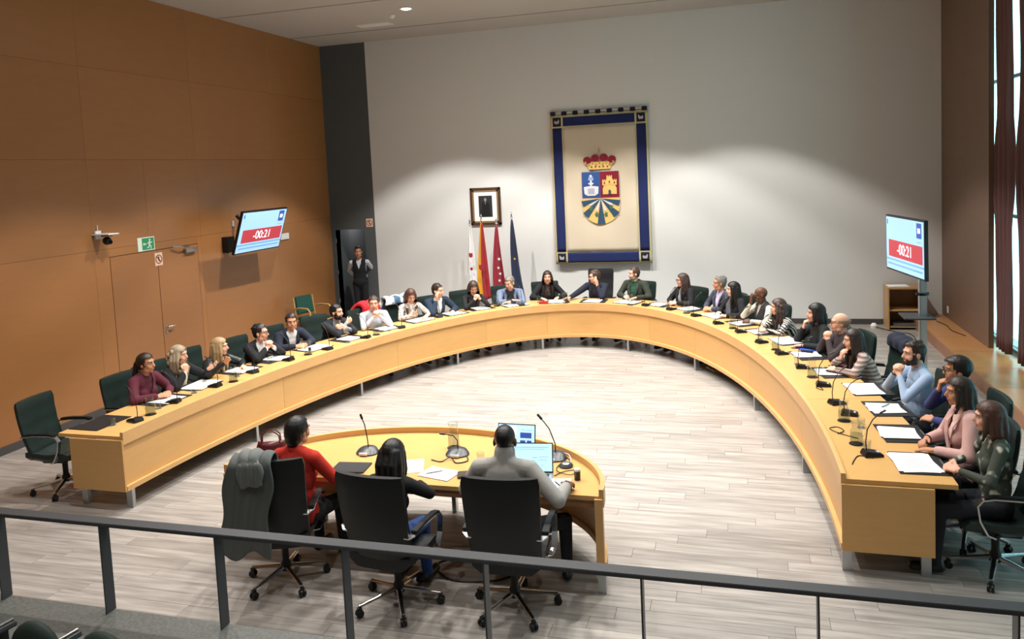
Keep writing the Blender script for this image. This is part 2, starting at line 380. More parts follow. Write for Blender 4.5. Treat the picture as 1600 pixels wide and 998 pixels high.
# downlight fixtures, also set on the added gallery fill spots
glow = mat('lamp_glow', 'fff8ee', .5, emit=45)
whitep = mat('white_fixture', 'e4e2de', .5)
def downlight(x, y, i):
    t = empty('downlight_or_fill_fixture', (x, y, ZC)); 
    MB().lathe([(.085, -.001), (.12, -.001), (.125, -.014), (.088, -.02), (.085, -.001)], 20).obj('trim_ring', whitep, t, True)
    MB().lathe([(0, -.004), (.084, -.004), (.084, -.002), (0, -.002)], 20).obj('lens', glow, t)
    if i == 0: l = 'bright round ceiling downlight near the small white smoke detector'
    elif i == 1: l = 'round ceiling downlight cut by the top edge of the photo'
    else: l = 'round ceiling fixture outside the photo'
    tag(t, l, 'ceiling light', 'round ceiling downlights')
for i, (x, y) in enumerate(DOWNLIGHTS+GALLERY_FILL): downlight(x, y, i)  # gallery fixtures are unseen additions that go with the fill spots
o = MB().lathe([(0, -.06), (.03, -.055), (.05, -.035), (.055, 0), (0, 0)], 16).obj('smoke_detector', whitep, None, True, loc=(-3.36, 13.46, ZC)); tag(o, 'small white domed smoke detector on the ceiling by a downlight', 'detector')
t = empty('ceiling_vent', (-4.0, 14.08, ZC)); tag(t, 'white slotted ceiling vent near the corner of the charcoal strip', 'vent')
MB().box(-.34, .34, -.13, -.12, -.02, 0).box(-.34, .34, .12, .13, -.02, 0).box(-.34, -.33, -.12, .12, -.02, 0).box(.33, .34, -.12, .12, -.02, 0).obj('frame', whitep, t)
for k in range(5): MB().box(-.33, .33, -.008, .008, -.018, 0, M=Matrix.Translation((0, -.09+.045*k, -.004)) @ Matrix.Rotation(R(40), 4, 'X')).obj('slat', whitep, t)

# ------------------------------------------------------------------ tables built along half ellipses
def ell(a, b, cx, cy, t, off=0):
    p = Vector((cx+a*cos(t), cy+b*sin(t))); n = Vector((b*cos(t), a*sin(t))).normalized(); return p+n*off
def strip(a, b, cx, cy, t0, t1, o0, o1, z0, z1, n=24):
    mb = MB(); V = []; F = []
    for i in range(n+1):
        t = t0+(t1-t0)*i/n; p = ell(a, b, cx, cy, t, o0); q = ell(a, b, cx, cy, t, o1)
        V += [(p.x, p.y, z0), (q.x, q.y, z0), (q.x, q.y, z1), (p.x, p.y, z1)]
    for i in range(n):
        for k in range(4): F.append((i*4+k, i*4+(k+1) % 4, i*4+4+(k+1) % 4, i*4+4+k))
    F += [(3, 2, 1, 0), tuple(n*4+k for k in range(4))]
    return mb.add(V, F)
TA, TB, TCY = 3.3, 7.27, 6.2
desk = empty('conference_desk', (0, 13.7, 0)); tag(desk, 'long horseshoe shaped pale maple council desk with a raised inner edge', 'desk')
def dch(mb, name, m, par=desk, **k): 
    o = mb.obj(name, m, par, **k); o.matrix_parent_inverse = Matrix.Translation(par.location).inverted(); return o
def T_(y): return asin(min(1, (y-TCY)/TB))
legt = [0.012, T_(8.23), T_(10.23), T_(12.11), T_(13.28)]; legt = legt+[pi-t for t in legt[::-1]]
seams = [0, T_(9.3), T_(11.3), T_(12.75), T_(13.40)]
bounds = [0, .30, .62, .95, 1.22, pi-1.37, pi-1.08, pi-.72, pi-.36, pi]
tops = [pi*i/11 for i in range(12)]
for a, b in zip(tops[:-1], tops[1:]): dch(strip(TA, TB, 0, TCY, a+.0004, b-.0004, .035, .80, .722, .757), 'worktop', maple_top)
dch(strip(TA, TB, 0, TCY, 0, pi, 0, .035, .675, .80, 120), 'raised_edge', maple_dark, smooth=True)
for a, b in zip(bounds[:-1], bounds[1:]): dch(strip(TA, TB, 0, TCY, a+.0003, b-.0003, .03, .055, .25, .722, 30), 'front_panel', maple)
dch(strip(TA, TB, 0, TCY, 0, pi, -.005, .08, .2, .25, 120), 'bottom_ledge', maple_dark, smooth=True)
dch(MB().box(TA+.001, TA+.64, TCY-.022, TCY-.001, .2, .721), 'end_panel', maple)
dch(MB().box(-TA-.64, -TA-.001, TCY-.022, TCY-.001, .2, .721), 'end_panel', maple)
for t in legt:
    for off in (.045, .60):
        p = ell(TA, TB, 0, TCY, t, off); n = (ell(TA, TB, 0, TCY, t, 1)-ell(TA, TB, 0, TCY, t, 0))
        M = Matrix.Translation((p.x, p.y, 0)) @ Matrix.Rotation(atan2(n.y, n.x), 4, 'Z')
        top = .2 if (off < .1 or t in (legt[0], legt[-1])) else .722
        dch(MB().box(-.035, .035, -.02, .02, 0, top, M=M), 'leg', steel)
# presenters' desk
PA, PB, PX, PY = 1.60, 1.18, -.05, 5.58
pd = empty('presenter_desk', (PX, PY, 0)); tag(pd, 'small half-oval pale maple desk in the middle with a curved raised edge', 'desk')
V = [(PX+PA*cos(pi*i/40), PY+PB*sin(pi*i/40)) for i in range(41)]
mb = MB(); n = len(V)
mb.add([(x, y, .722) for x, y in V]+[(x, y, .757) for x, y in V], [tuple(range(n))[::-1], tuple(range(n, 2*n))]+[(i, (i+1) % n, (i+1) % n+n, i+n) for i in range(n)])
dch(mb, 'worktop', maple_top, pd)
dch(strip(PA, PB, PX, PY, 0, pi, .002, .037, .675, .81, 60), 'raised_edge', maple_dark, pd, smooth=True)
for a, b in ((0, 1.04), (1.04, 2.1), (2.1, pi)): dch(strip(PA, PB, PX, PY, a+.001, b-.001, .0, .02, .25, .722, 24), 'front_panel', maple, pd)
dch(strip(PA, PB, PX, PY, 0, pi, -.02, .04, .2, .25, 60), 'bottom_ledge', maple_dark, pd, smooth=True)
dch(MB().box(PX-PA+.02, PX+PA-.02, PY+.02, PY+.045, .66, .722), 'apron', wood('apron_wood', '8a5f3d', '946743', (3, 3, 3)), pd)
for t in (.02, .75, 1.57, 2.39, pi-.02):
    p = ell(PA, PB, PX, PY, t, .0); n_ = ell(PA, PB, PX, PY, t, 1)-p
    dch(MB().box(-.03, .03, -.02, .02, 0, .2, M=Matrix.Translation((p.x, p.y, 0)) @ Matrix.Rotation(atan2(n_.y, n_.x), 4, 'Z')), 'leg', steel, pd)
for s in (-1, 1): dch(MB().box(PX+s*(PA-.0)-.03, PX+s*PA+.03, PY-.022, PY-.001, .2, .74), 'side_panel', maple_dark, pd)
# ------------------------------------------------------------------ swivel chairs
def backrest_mb(h, w=.50, m=leather):
    """curved padded backrest, front faces +y"""
    mb = MB(); nx, nz = 10, 14; V = []; F = []
    for side in (0, 1):
        for i in range(nz+1):
            s = i/nz; z = .43+h*s
            yc = -.235-.02*sin(s*pi)-.11*s*h/.66+.03*(1-s)**2
            th = .085*(1-.35*s) if 0 < i < nz else .045
            ww = w*(.90+.10*s)*(1-.05*(s > .97))
            for j in range(nx+1):
                u = j/nx*2-1; x = u*ww/2; cur = .035*u*u
                edge = 1-.55*abs(u)**8
                seam = .006*abs(sin(s*pi*4)) if side == 0 else 0
                V.append((x, yc+cur+(th/2*edge+seam if side == 0 else -th/2*edge), z))
    N = (nx+1)*(nz+1)
    for i in range(nz):
        for j in range(nx):
            q = i*(nx+1)+j; F.append((q, q+1, q+nx+2, q+nx+1)); F.append((N+q+nx+1, N+q+nx+2, N+q+1, N+q))
    for i in range(nz):
        for j in (0, nx):
            q = i*(nx+1)+j; F.append((q, q+nx+1, N+q+nx+1, N+q))
    for j in range(nx):
        for i in (0, nz):
            q = i*(nx+1)+j; F.append((q, N+q, N+q+1, q+1))
    return mb.add(V, F, m)
def make_chair(lea, h=.66, w=.50):
    t = empty('office_chair')
    mb = MB(); V = []; F = []; ny, nx = 12, 8
    for side in (0, 1):
        for i in range(ny+1):
            s = i/ny; y = -.25+.50*s
            z = .47+.012*cos(s*pi*2)-.05*max(0, s-.8)**1.5*10
            for j in range(nx+1):
                u = j/nx*2-1; e = 1-.6*abs(u)**8
                V.append((u*.245, y, z+.012*u*u if side == 0 else z-.095*e*(1-.5*max(0, s-.85)*6)))
    N = (nx+1)*(ny+1)
    for i in range(ny):
        for j in range(nx): q = i*(nx+1)+j; F += [(q, q+1, q+nx+2, q+nx+1), (N+q+nx+1, N+q+nx+2, N+q+1, N+q)]
        for j in (0, nx): q = i*(nx+1)+j; F.append((q, q+nx+1, N+q+nx+1, N+q))
    for j in range(nx):
        for i in (0, ny): q = i*(nx+1)+j; F.append((q, N+q, N+q+1, q+1))
    mb.add(V, F, lea).obj('seat', None, t, smooth=True)
    br = backrest_mb(h, w, lea).obj('backrest', None, t, smooth=True)
    for s in (-1, 1):
        x = s*.285
        P = [(s*.25, -.275, .66), (x, -.24, .675), (x, -.1, .69), (x, .08, .69), (x, .15, .675), (x, .185, .63), (x, .17, .52), (x, .12, .42), (x-s*.03, .06, .385), (s*.14, .03, .375)]
        a = MB().ribbon(P, (1, 0, 0), .042, .012).obj('armrest', chrome, t)
        MB().ribbon([(x, -.22, .692), (x, -.1, .704), (x, .08, .704), (x, .14, .69)], (1, 0, 0), .05, .02).obj('arm_pad', blackp, a, bevel=.004)
    MB().box(-.15, .15, -.14, .12, .345, .385).box(-.2, .2, .01, .05, .36, .385).obj('mechanism', blackp, t, bevel=.006)
    MB().lathe([(0, .10), (.045, .10), (.04, .16), (.028, .18), (.028, .35), (0, .35)], 16).obj('column', blackp, t, True)
    for k in range(5):
        a = 2*pi*k/5+.3; M = Matrix.Rotation(a, 4, 'Z')
        lg = MB().tube([M @ Vector(p) for p in ((.03, 0, .125), (.16, 0, .105), (.315, 0, .082))], [(.018, .024), (.014, .019), (.012, .016)], 8, flat=(0, 0, 1)).obj('leg', chrome, t, True)
        c = MB()
        for sx in (-1, 1): c.lathe([(0, -.011), (.027, -.009), (.03, 0), (.027, .009), (0, .011)], 14, M=M @ Matrix.Translation((.315, sx*.014, .03)) @ Matrix.Rotation(pi/2, 4, 'X'))
        c.box(.30, .33, -.012, .012, .03, .075, M=M)
        c.obj('caster', blackp, lg, True)
    return t
proto = make_chair(leather, .59, .54); proto_hi = make_chair(leather2, .80); proto_pr = make_chair(leather2, .69, .56)
used = set()
def chair(x, y, ang, label, group=None, p=None):
    """ang: heading the chair faces, degrees from +x"""
    p = p or proto
    if p.name in used: t = dup(p)
    else: used.add(p.name); t = p
    t.location = (x, y, 0); t.rotation_euler = (0, 0, R(ang-90)); tag(t, label, 'chair', group or 'swivel chairs around the council desk'); return t

# ------------------------------------------------------------------ people: bodies grown from tapered limbs and fused into one skin
def sphere_tpl(n=14, k=10):
    V = []; F = []
    lat = [pi/2-pi*(i+.5)/k for i in range(k)]
    for a in lat:
        for j in range(n): V.append((cos(a)*cos(2*pi*j/n), cos(a)*sin(2*pi*j/n), sin(a)))
    V += [(0, 0, 1), (0, 0, -1)]
    for i in range(k-1):
        for j in range(n): F.append((i*n+j, (i+1)*n+j, (i+1)*n+(j+1) % n, i*n+(j+1) % n))
    T = len(V)-2
    tri = [(T, j, (j+1) % n) for j in range(n)]+[(T+1, (k-1)*n+(j+1) % n, (k-1)*n+j) for j in range(n)]
    return np.array(V), F, tri
TV, TF, TT = sphere_tpl()
class Prims:
    def __init__(s): s.P = []
    def cap(s, a, b, r1, r2, t): s.P.append(('c', np.array(a, float), np.array(b, float), r1, r2, t))
    def ell(s, c, r, Rm, t): s.P.append(('e', np.array(c, float), np.array(r, float), np.array(Rm, float), None, t))
    def infl(s, d, keep):
        q = Prims()
        for p in s.P:
            if p[5] not in keep: continue
            q.P.append(('c', p[1], p[2], p[3]+d, p[4]+d, p[5]) if p[0] == 'c' else ('e', p[1], p[2]+d, p[3], None, p[5]))
        return q
    def mesh(s):
        V = []; F = []; o = 0
        for p in s.P:
            if p[0] == 'c':
                a, b = p[1], p[2]; d = b-a; L = np.linalg.norm(d); z = d/L if L > 1e-6 else np.array([0, 0, 1.])
                x = np.cross(z, [1, 0, 0] if abs(z[0]) < .8 else [0, 1, 0]); x /= np.linalg.norm(x); y = np.cross(z, x)
                B = np.stack([x, y, z], 1); up = TV[:, 2] > 0
                q = np.where(up[:, None], b+(TV*p[4]) @ B.T, a+(TV*p[3]) @ B.T)
            else: q = p[1]+(TV*p[2]) @ p[3].T
            V.append(q); F += [tuple(i+o for i in f) for f in TF]+[tuple(i+o for i in f) for f in TT]; o += len(TV)
        return np.concatenate(V), F
    def dist(s, X):
        D = []
        for p in s.P:
            if p[0] == 'c':
                a, b = p[1], p[2]; d = b-a; t = np.clip(((X-a) @ d)/max(d @ d, 1e-9), 0, 1)
                D.append(np.linalg.norm(X-a-t[:, None]*d, axis=1)-(p[3]+(p[4]-p[3])*t))
            else:
                q = (X-p[1]) @ p[3]; k = np.linalg.norm(q/p[2], axis=1); D.append((k-1)*p[2].min()*1.0)
        return np.array(D)
JOBS = []
def fuse(prims, name, voxel, after, smooth=3):
    V, F = prims.mesh(); me = bpy.data.meshes.new(name); me.from_pydata(V.tolist(), [], F)
    o = bpy.data.objects.new(name, me); COL.objects.link(o)
    r = o.modifiers.new('fuse', 'REMESH'); r.mode = 'VOXEL'; r.voxel_size = voxel; r.use_smooth_shade = True
    s = o.modifiers.new('soft', 'SMOOTH'); s.factor = .5; s.iterations = smooth
    JOBS.append((o, me, prims, after)); return o
def run_jobs():
    bpy.context.view_layer.update(); dg = bpy.context.evaluated_depsgraph_get()
    res = [bpy.data.meshes.new_from_object(o.evaluated_get(dg)) for o, *_ in JOBS]
    for (o, me, prims, after), new in zip(JOBS, res):
        o.modifiers.clear(); o.data = new; bpy.data.meshes.remove(me); after(o, new, prims)
        new.polygons.foreach_set('use_smooth', [True]*len(new.polygons))
def centers(me):
    c = np.empty(len(me.polygons)*3); me.polygons.foreach_get('center', c); return c.reshape(-1, 3)
def drop_faces(me, mask):
    if not mask.any(): return
    b = bmesh.new(); b.from_mesh(me); b.faces.ensure_lookup_table()
    bmesh.ops.delete(b, geom=[b.faces[i] for i in np.nonzero(mask)[0]], context='FACES'); b.to_mesh(me); b.free()

SKIN = {'light': mat('skin_light', 'd9a78e', .55, spec=.35), 'tan': mat('skin_tan', 'bf8a6b', .55, spec=.35), 'dark': mat('skin_dark', '5f3d2c', .5, spec=.4), 'pale': mat('skin_pale', 'e3b8a2', .55, spec=.35)}
LIP = mat('lips', 'b97468', .5); LIPD = mat('lips_dark', '6b3f35', .5)
EYEW = mat('eye_white', 'e8e4de', .3); IRIS = mat('iris', '2a1c12', .2)
def cloth(name, c, **k): return mat(name, c, .88, bump=.12, bscale=55, **k)
def hairm(name, c, v=.35): return mat(name, c, .45, var=v, vscale=45, stretch=(1, 1, .25), bump=.3, bscale=70)
HAIR = {'black': hairm('hair_black', '15110f'), 'dark': hairm('hair_dark_brown', '2a1c15'), 'brown': hairm('hair_brown', '41302a'), 'auburn': hairm('hair_auburn', '4c3329'),
        'blonde': hairm('hair_blonde', 'a08560'), 'ash': hairm('hair_ash_blonde', '9a8a72'), 'grey': hairm('hair_grey', '77716a'), 'stubble': hairm('hair_stubble', '9c7b68', .15)}
frame_m = mat('spectacle_frame', '181414', .3)
def nrm(v): v = np.array(v, float); return v/np.linalg.norm(v)
def rotv(v, ax, a): v = np.array(v, float); ax = nrm(ax); return v*cos(a)+np.cross(ax, v)*sin(a)+ax*(ax @ v)*(1-cos(a))
def hand(P, w, d, n, curl, side, s=1.0, spread=.05):
    """w wrist, d finger direction, n palm normal, side +1 when the thumb lies along +cross(d,n)*side"""
    d = nrm(d); n = nrm(np.array(n)-d*(np.array(n) @ d)); x = np.cross(d, n)*side
    L = .088*s
    for k in range(4):
        o = (k-1.5)*.0195*s; b = w+x*o*.75+d*.012; kn = w+x*o+d*(L-.006*abs(k-1.2))
        P.cap(b, kn, .0145*s, .0115*s, 'skin')
        ln = (.040, .044, .041, .033)[3-k]*s
        d1 = rotv(d, np.cross(d, n), curl*.75*(1+.06*k)); d1 = nrm(d1+x*spread*(k-1.5))
        p1 = kn+d1*ln; d2 = rotv(d1, np.cross(d, n), curl*.95); p2 = p1+d2*ln*.85
        P.cap(kn, p1, .0105*s, .0095*s, 'skin'); P.cap(p1, p2, .0095*s, .008*s, 'skin')
    tb = w+x*.022*s+d*.022*s; t1 = tb+nrm(x*.8+d*.75+n*.35)*.042*s; t2 = t1+nrm(x*.15+d*.9+n*.5)*.034*s
    P.cap(tb, t1, .0155*s, .0125*s, 'skin'); P.cap(t1, t2, .012*s, .0095*s, 'skin')
def person(label, H, F, look, pitch=0, L='rest', Rr='rest', sex='m', skin='light', hair=('short', 'dark'), shirt=None, jacket=None, trousers=None,
           glasses=False, beard=None, scarf=None, collar=None, vox=.009, size=1.0, extra=None, standing=False, hands=None, tilt=0, splay=(0, 0)):
    H = np.array(H, float); f = np.array([cos(R(F)), sin(R(F)), 0.]); r = np.array([sin(R(F)), -cos(R(F)), 0.]); U = np.array([0, 0, 1.])
    fem = sex == 'f'; k = size
    if standing:
        hipz = .93*k; cl = 1; sl = 0; SP = (H[2]-.19-hipz)
    else:
        hipz = .53; SP = .49*min(1, k)
        cz = (H[2]-.15-hipz)/SP
        if cz > 1: SP = (H[2]-.15-hipz); cz = 1
        cl = cz; sl = sqrt(max(0, 1-cz*cz))
    dv = f*sl+U*cl; nk = H-f*.045-U*(.15 if not standing else .19); hip = nk-dv*SP; fn = f*cl-U*sl   # fn: chest normal
    B = np.stack([r, fn, dv], 1); P = Prims(); ws = (.92 if fem else 1.0)*k
    at = lambda s, y=0, x=0: hip+dv*SP*s+fn*y+r*x
    P.ell(hip, (.175*ws, .125, .12), B, 'pants'); P.ell(at(.28), ((.135 if fem else .15)*k, .105*k, .17), B, 'shirt')
    P.ell(at(.62, .0), (.158*ws, .112*k, .18), B, 'shirt'); P.ell(at(.80, -.005), (.163*ws, .092*k, .14), B, 'shirt')
    if fem:
        for s in (-1, 1): P.ell(at(.62, .072, s*.065), (.06, .045, .065), B, 'shirt')
    sh = (.172 if fem else .185)*ws
    SJ = {s: at(.915, .0, s*sh) for s in (-1, 1)}
    for s in (-1, 1):
        P.cap(at(.97, -.01, s*.05), SJ[s], .05*k, .056*ws, 'shirt'); P.cap(at(1.02, -.01, s*.02), at(.93, -.01, s*.12), .048*k, .05*k, 'shirt')
    P.cap(at(.98, -.005), H-f*.02-U*.05, .056*ws, .050*ws, 'skin')
    if jacket and jacket[1] == 'high': P.cap(at(.95, -.005), H-f*.025-U*.075, .066*ws, .064*ws, 'shirt')
    # head frame
    la = R(look); lf = np.array([cos(la)*cos(R(pitch)), sin(la)*cos(R(pitch)), sin(R(pitch))]); lr = np.array([sin(la), -cos(la), 0.]); lu = np.cross(lr, lf)
    if tilt: lr, lu = rotv(lr, lf, R(tilt)), rotv(lu, lf, R(tilt))
    HB = np.stack([lr, lf, lu], 1); h = lambda x, y, z: H+HB @ (np.array([x, y, z])*hs); hs = .96 if fem else 1.02
    E = lambda c, rad, t='skin': P.ell(h(*c), np.array(rad)*hs, HB, t)
    E((0, -.012, .03), (.074, .095, .085)); E((0, .02, -.03), (.059, .068, .082)); E((0, .055, -.088), (.027, .026, .026))
    for s in (-1, 1):
        E((s*.036, .055, -.03), (.028, .027, .032)); E((s*.078, -.008, -.008), (.011, .021, .032)); E((s*.045, .02, -.075), (.022, .035, .026))
        P.cap(h(s*.012, .083, .03), h(s*.045, .070, .028), .011, .011, 'skin')
    P.cap(h(0, .084, .012), h(0, .104, -.026), .009, .0135, 'skin'); E((0, .095, -.03), (.017, .013, .009))
    P.cap(h(-.017, .083, -.056), h(.017, .083, -.056), .009, .009, 'lip'); P.cap(h(-.014, .082, -.065), h(.014, .082, -.065), .009, .009, 'lip')
    # arms
    pose = {'L': L, 'R': Rr}; WR = {}
    for nm, s in (('L', -1), ('R', 1)):
        p = pose[nm]; rel = lambda x, y, z=None, zz=None: np.array([H[0], H[1], 0])+r*(s*x)+f*y+U*(z if z is not None else H[2]+zz)
        hint = r*s*.7-U*.7-f*.1
        if p == 'rest': w = rel(.15, .22, .80); d = f*.9-r*s*.5-U*.05; n = -U; c = .35
        elif p == 'joined': w = rel(.085, .22, .81); d = -r*s*.75+f*.65; n = -U*.7-r*s*.3-f*.3; c = .75
        elif p == 'mouth': w = rel(.05, .135, None, -.19); d = U*.95-r*s*.25-f*.05; n = -f-r*s*.2; c = 1.25; hint = r*s*.35-U*.8+f*.6
        elif p == 'cheek': w = rel(.085, .075, None, -.165); d = U-r*s*.1; n = -r*s*.9-f*.2; c = .35; hint = r*s*.35-U*.8+f*.7
        elif p == 'chin': w = rel(.03, .12, None, -.21); d = U*.8-r*s*.4; n = -f+U*.1; c = .9; hint = r*s*.3-U*.8+f*.7
        elif p == 'clasp': w = rel(.05, .155, None, -.19); d = U*.75-r*s*.55+f*.1; n = -r*s*.7-f*.55; c = 1.0; hint = r*s*.5-U*.8+f*.4
        elif p == 'eyes': w = rel(.035, .135, None, -.12); d = U; n = -f; c = .25; hint = r*s*.4-U*.8+f*.5
        elif p == 'fold': w = rel(-.03, .235-.03*(s > 0), .815+.025*(s > 0)); d = -r*s+f*.1; n = -U; c = .4; hint = r*s-U*.2
        elif p == 'cross': w = rel(-.045, .19-.02*s, .93+.03*s); d = -r*s*.9+U*.3; n = -f; c = .6; hint = r*s-U*.6
        elif p == 'gesture': w = rel(.20, .25, .93); d = f*.8+r*s*.3+U*.45; n = U*.6-r*s*.6; c = .25
        elif p == 'phone': w = rel(.06, .23, .86); d = f*.8-r*s*.2+U*.3; n = U*.8-r*s*.5; c = .7
        elif p == 'lap': w = rel(.12, .12, .66); d = f*.8-r*s*.4; n = -U; c = .4
        elif p == 'behind': w = hip+r*s*.10-f*.17+U*.08; d = -U*.3-r*s*.9; n = f; c = .5; hint = r*s*.9-f*.5
        elif p == 'side': w = hip+r*s*.26+f*.03-U*.04; d = -U; n = -r*s; c = .4
        elif isinstance(p, tuple): w = np.array(p[0], float); d = np.array(p[1], float); n = np.array(p[2], float); c = p[3]; hint = r*s*.8-U*.6-f*.1 if len(p) < 5 else np.array(p[4], float)
        S = SJ[s]; l1, l2 = .285*k, .255*k; v = w-S; D = np.linalg.norm(v)
        if D > (l1+l2)*.985: w = S+v/D*(l1+l2)*.985; v = w-S; D = np.linalg.norm(v)
        a = (l1*l1-l2*l2+D*D)/(2*D); hh = sqrt(max(1e-6, l1*l1-a*a)); vd = v/D; hp = nrm(hint-vd*(hint @ vd)); el = S+vd*a+hp*hh
        if not standing and el[2] < .80 and (el-np.array([H[0], H[1], 0])) @ f > .02 and p != 'lap':
            el = el+U*(.80-el[2])
        fr = .046*ws
        P.cap(S, el, .056*ws, .043*ws, 'sleeve'); P.cap(el, w+(el-w)*.12, .043*ws, .030*ws, 'sleeve'); P.cap(el+(w-el)*.75, w, .028*ws, .024*ws, 'skin')
        hand(P, w, d, n, c, s, .93 if fem else 1.0); WR[s] = (w, el)
    # legs
    for s in (-1, 1):
        hj = hip+r*s*.088-U*.02
        if standing:
            kn = hj-U*.40*k+f*.01; an = kn-U*(kn[2]-.085); toe = an+f*.15-U*.045
            P.cap(hj, kn, .088, .062, 'pants'); P.cap(kn, an, .058, .042, 'pants')
        else:
            hb = np.array([hip[0], hip[1], .54])+r*s*.088
            sp_ = splay[0] if s < 0 else splay[1]; kn = hb+f*(.40-sp_*.4)+r*s*(.03+sp_); kn[2] = .50; an = kn-U*.40+f*.03; toe = an+f*.15-U*.05
            P.cap(hb, kn, .082, .06, 'pants'); P.cap(kn, an, .057, .042, 'pants')
        P.cap(an-U*.04-f*.03, toe+U*.005, .042, .036, 'shoe')
    skinm = SKIN[skin]; lip = LIPD if skin == 'dark' else LIP
    shirtm = shirt or cloth('shirt_white', 'dcdcda'); pantm = trousers or cloth('trousers_dark', '1c1d22'); shoem = mat('black_shoe', '121212', .4)
    def after(o, me, prims):
        C = centers(me); D = prims.dist(C); tags = [p[5] for p in prims.P]; i = D.argmin(0)
        mi = {'skin': 0, 'shirt': 1, 'sleeve': 1, 'pants': 2, 'shoe': 3, 'lip': 4}
        tm = np.array([mi[t] for t in tags]); me.materials.clear()
        for m_ in (skinm, shirtm, pantm, shoem, lip): me.materials.append(m_)
        me.polygons.foreach_set('material_index', tm[i].astype(np.int32))
    body = fuse(P, 'person', vox, after, 3)
    tag(body, label, 'person')
    def loc_head(C): return (C-H) @ HB/hs
    # jacket or outer layer
    if jacket:
        jm, kind = jacket
        J = P.infl(.013 if kind != 'knit' else .008, ('shirt', 'sleeve'))
        hipP = Prims(); hipP.ell(hip+dv*.02, (.185*ws, .137, .13), B, 'shirt'); J.P += hipP.P
        J.P = [p for p in J.P]
        def aj(o, me, prims):
            C = centers(me); q = (C-hip) @ B; s_ = q[:, 2]/SP
            neck = (np.linalg.norm((C-at(1.02, .012)) @ B*np.array([1, .9, .75]), axis=1) < (.072 if kind != 'high' else .05)*k)
            m_ = neck & ((s_ > .95) | ((q[:, 1] > 0) & (kind in ('open', 'vneck', 'vest'))))
            if kind == 'open':
                wv = .015+.075*np.clip((s_-.30)/.65, 0, 1); m_ = m_ | ((q[:, 1] > .02) & (np.abs(q[:, 0]) < wv) & (s_ > .30))
            if kind == 'vneck':
                wv = .06*np.clip((s_-.62)/.3, 0, 1); m_ = m_ | ((q[:, 1] > .02) & (np.abs(q[:, 0]) < wv) & (s_ > .62))
            if kind == 'vest':
                d = prims.dist(C); tg = np.array([p[5] for p in prims.P])[d.argmin(0)]; m_ = m_ | (tg == 'sleeve') | (np.abs(q[:, 0]) > .15*k) | ((q[:, 1] > .02) & (np.abs(q[:, 0]) < .05*np.clip((s_-.62)/.3, 0, 1)) & (s_ > .62))
            drop_faces(me, m_); me.materials.clear(); me.materials.append(jm)
        nm = {'open': 'jacket', 'vneck': 'jacket', 'knit': 'sweater', 'high': 'sweater', 'vest': 'vest'}[kind]
        if kind in ('open',):
            lp = MB()
            for s in (-1, 1):
                pts = [at(1.03, -.05, s*.045), at(.98, .045, s*.082), at(.80, .112, s*.088), at(.62, .125, s*.062), at(.42, .118, s*.022)]
                lp.ribbon([Vector(p) for p in pts], Vector(r*s+fn*.25), .045, .007)
            lap = lp.obj('lapel', jm)
            lap.parent = body
        j = fuse(J, nm, vox*1.15, aj, 9); j.parent = body
    if collar:
        cm = MB(); ring = []
        for i in range(13):
            a = pi*(-.42)+pi*1.84*i/12; ring.append(Vector(at(1.03, -.005)+r*cos(a+pi)*.062+fn*(-sin(a+pi)*-.060)*1+dv*(.012-.02*abs(i-6)/6)))
        ring = [Vector(at(1.045, 0)-fn*cos(2*pi*(i/14)*.86+.0-pi*.86)*-.058*-1+r*sin(2*pi*(i/14)*.86-pi*.86)*.062-dv*.022*abs(i-7)/7) for i in range(15)]
        cm.ribbon(ring, Vector(dv), .036, .007).obj('collar', collar).parent = body
    # eyes
    em = MB()
    MM = Matrix([list(HB[0]), list(HB[1]), list(HB[2])]).to_4x4()
    for s in (-1, 1):
        c = h(s*.030, .0745, .006); em.ellip((0, 0, 0), (.0125, .009, .0068), 10, EYEW, Matrix.Translation(Vector(c)) @ MM)
        c = h(s*.030, .082, .006); em.ellip((0, 0, 0), (.0058, .005, .0060), 8, IRIS, Matrix.Translation(Vector(c)) @ MM)
    em.obj('eyes', None, body, True)
    hm = HAIR[hair[1]] if hair[0] != 'none' else HAIR['dark']
    bm_ = MB()
    for s in (-1, 1): bm_.tube([Vector(h(s*.016, .092, .027)), Vector(h(s*.033, .090, .032)), Vector(h(s*.05, .078, .026))], .0038, 6)
    bm_.obj('eyebrows', HAIR['dark'] if hair[0] == 'none' else hm, body, True)
    if glasses:
        gm = MB()
        for s in (-1, 1):
            ring = [Vector(h(s*.033+.025*cos(a), .102, .004+.019*sin(a))) for a in [2*pi*i/14 for i in range(14)]]
            gm.tube(ring, .0028, 5, closed=True); gm.tube([Vector(h(s*.058, .10, .008)), Vector(h(s*.079, .05, .01)), Vector(h(s*.08, -.02, .005))], .0025, 5)
        gm.tube([Vector(h(-.009, .103, .008)), Vector(h(.009, .103, .008))], .003, 5)
        gm.obj('glasses', frame_m, body, True)
    if beard:
        BQ = Prims(); o_ = .007
        BQ.ell(h(0, .02, -.03), np.array((.059+o_, .068+o_, .082+o_))*hs, HB, 'b'); BQ.ell(h(0, .055, -.088), np.array((.03, .03, .03))*hs, HB, 'b')
        for s in (-1, 1): BQ.ell(h(s*.045, .02, -.075), np.array((.027, .04, .03))*hs, HB, 'b')
        def ab(o, me, prims):
            q = loc_head(centers(me)); m_ = (q[:, 2] > -.035+.0*q[:, 1]) | (q[:, 1] < -.01) | ((q[:, 2] > -.045) & (np.abs(q[:, 0]) < .035)) | ((np.abs(q[:, 0]) < .022) & (q[:, 2] > -.074) & (q[:, 2] < -.052)); m_ |= (q[:, 2] > -.01)
            side = (np.abs(q[:, 0]) > .05) & (q[:, 2] < .01) & (q[:, 1] > -.005) & (q[:, 1] < .04); m_ &= ~side
            drop_faces(me, m_); me.materials.clear(); me.materials.append(HAIR[beard])
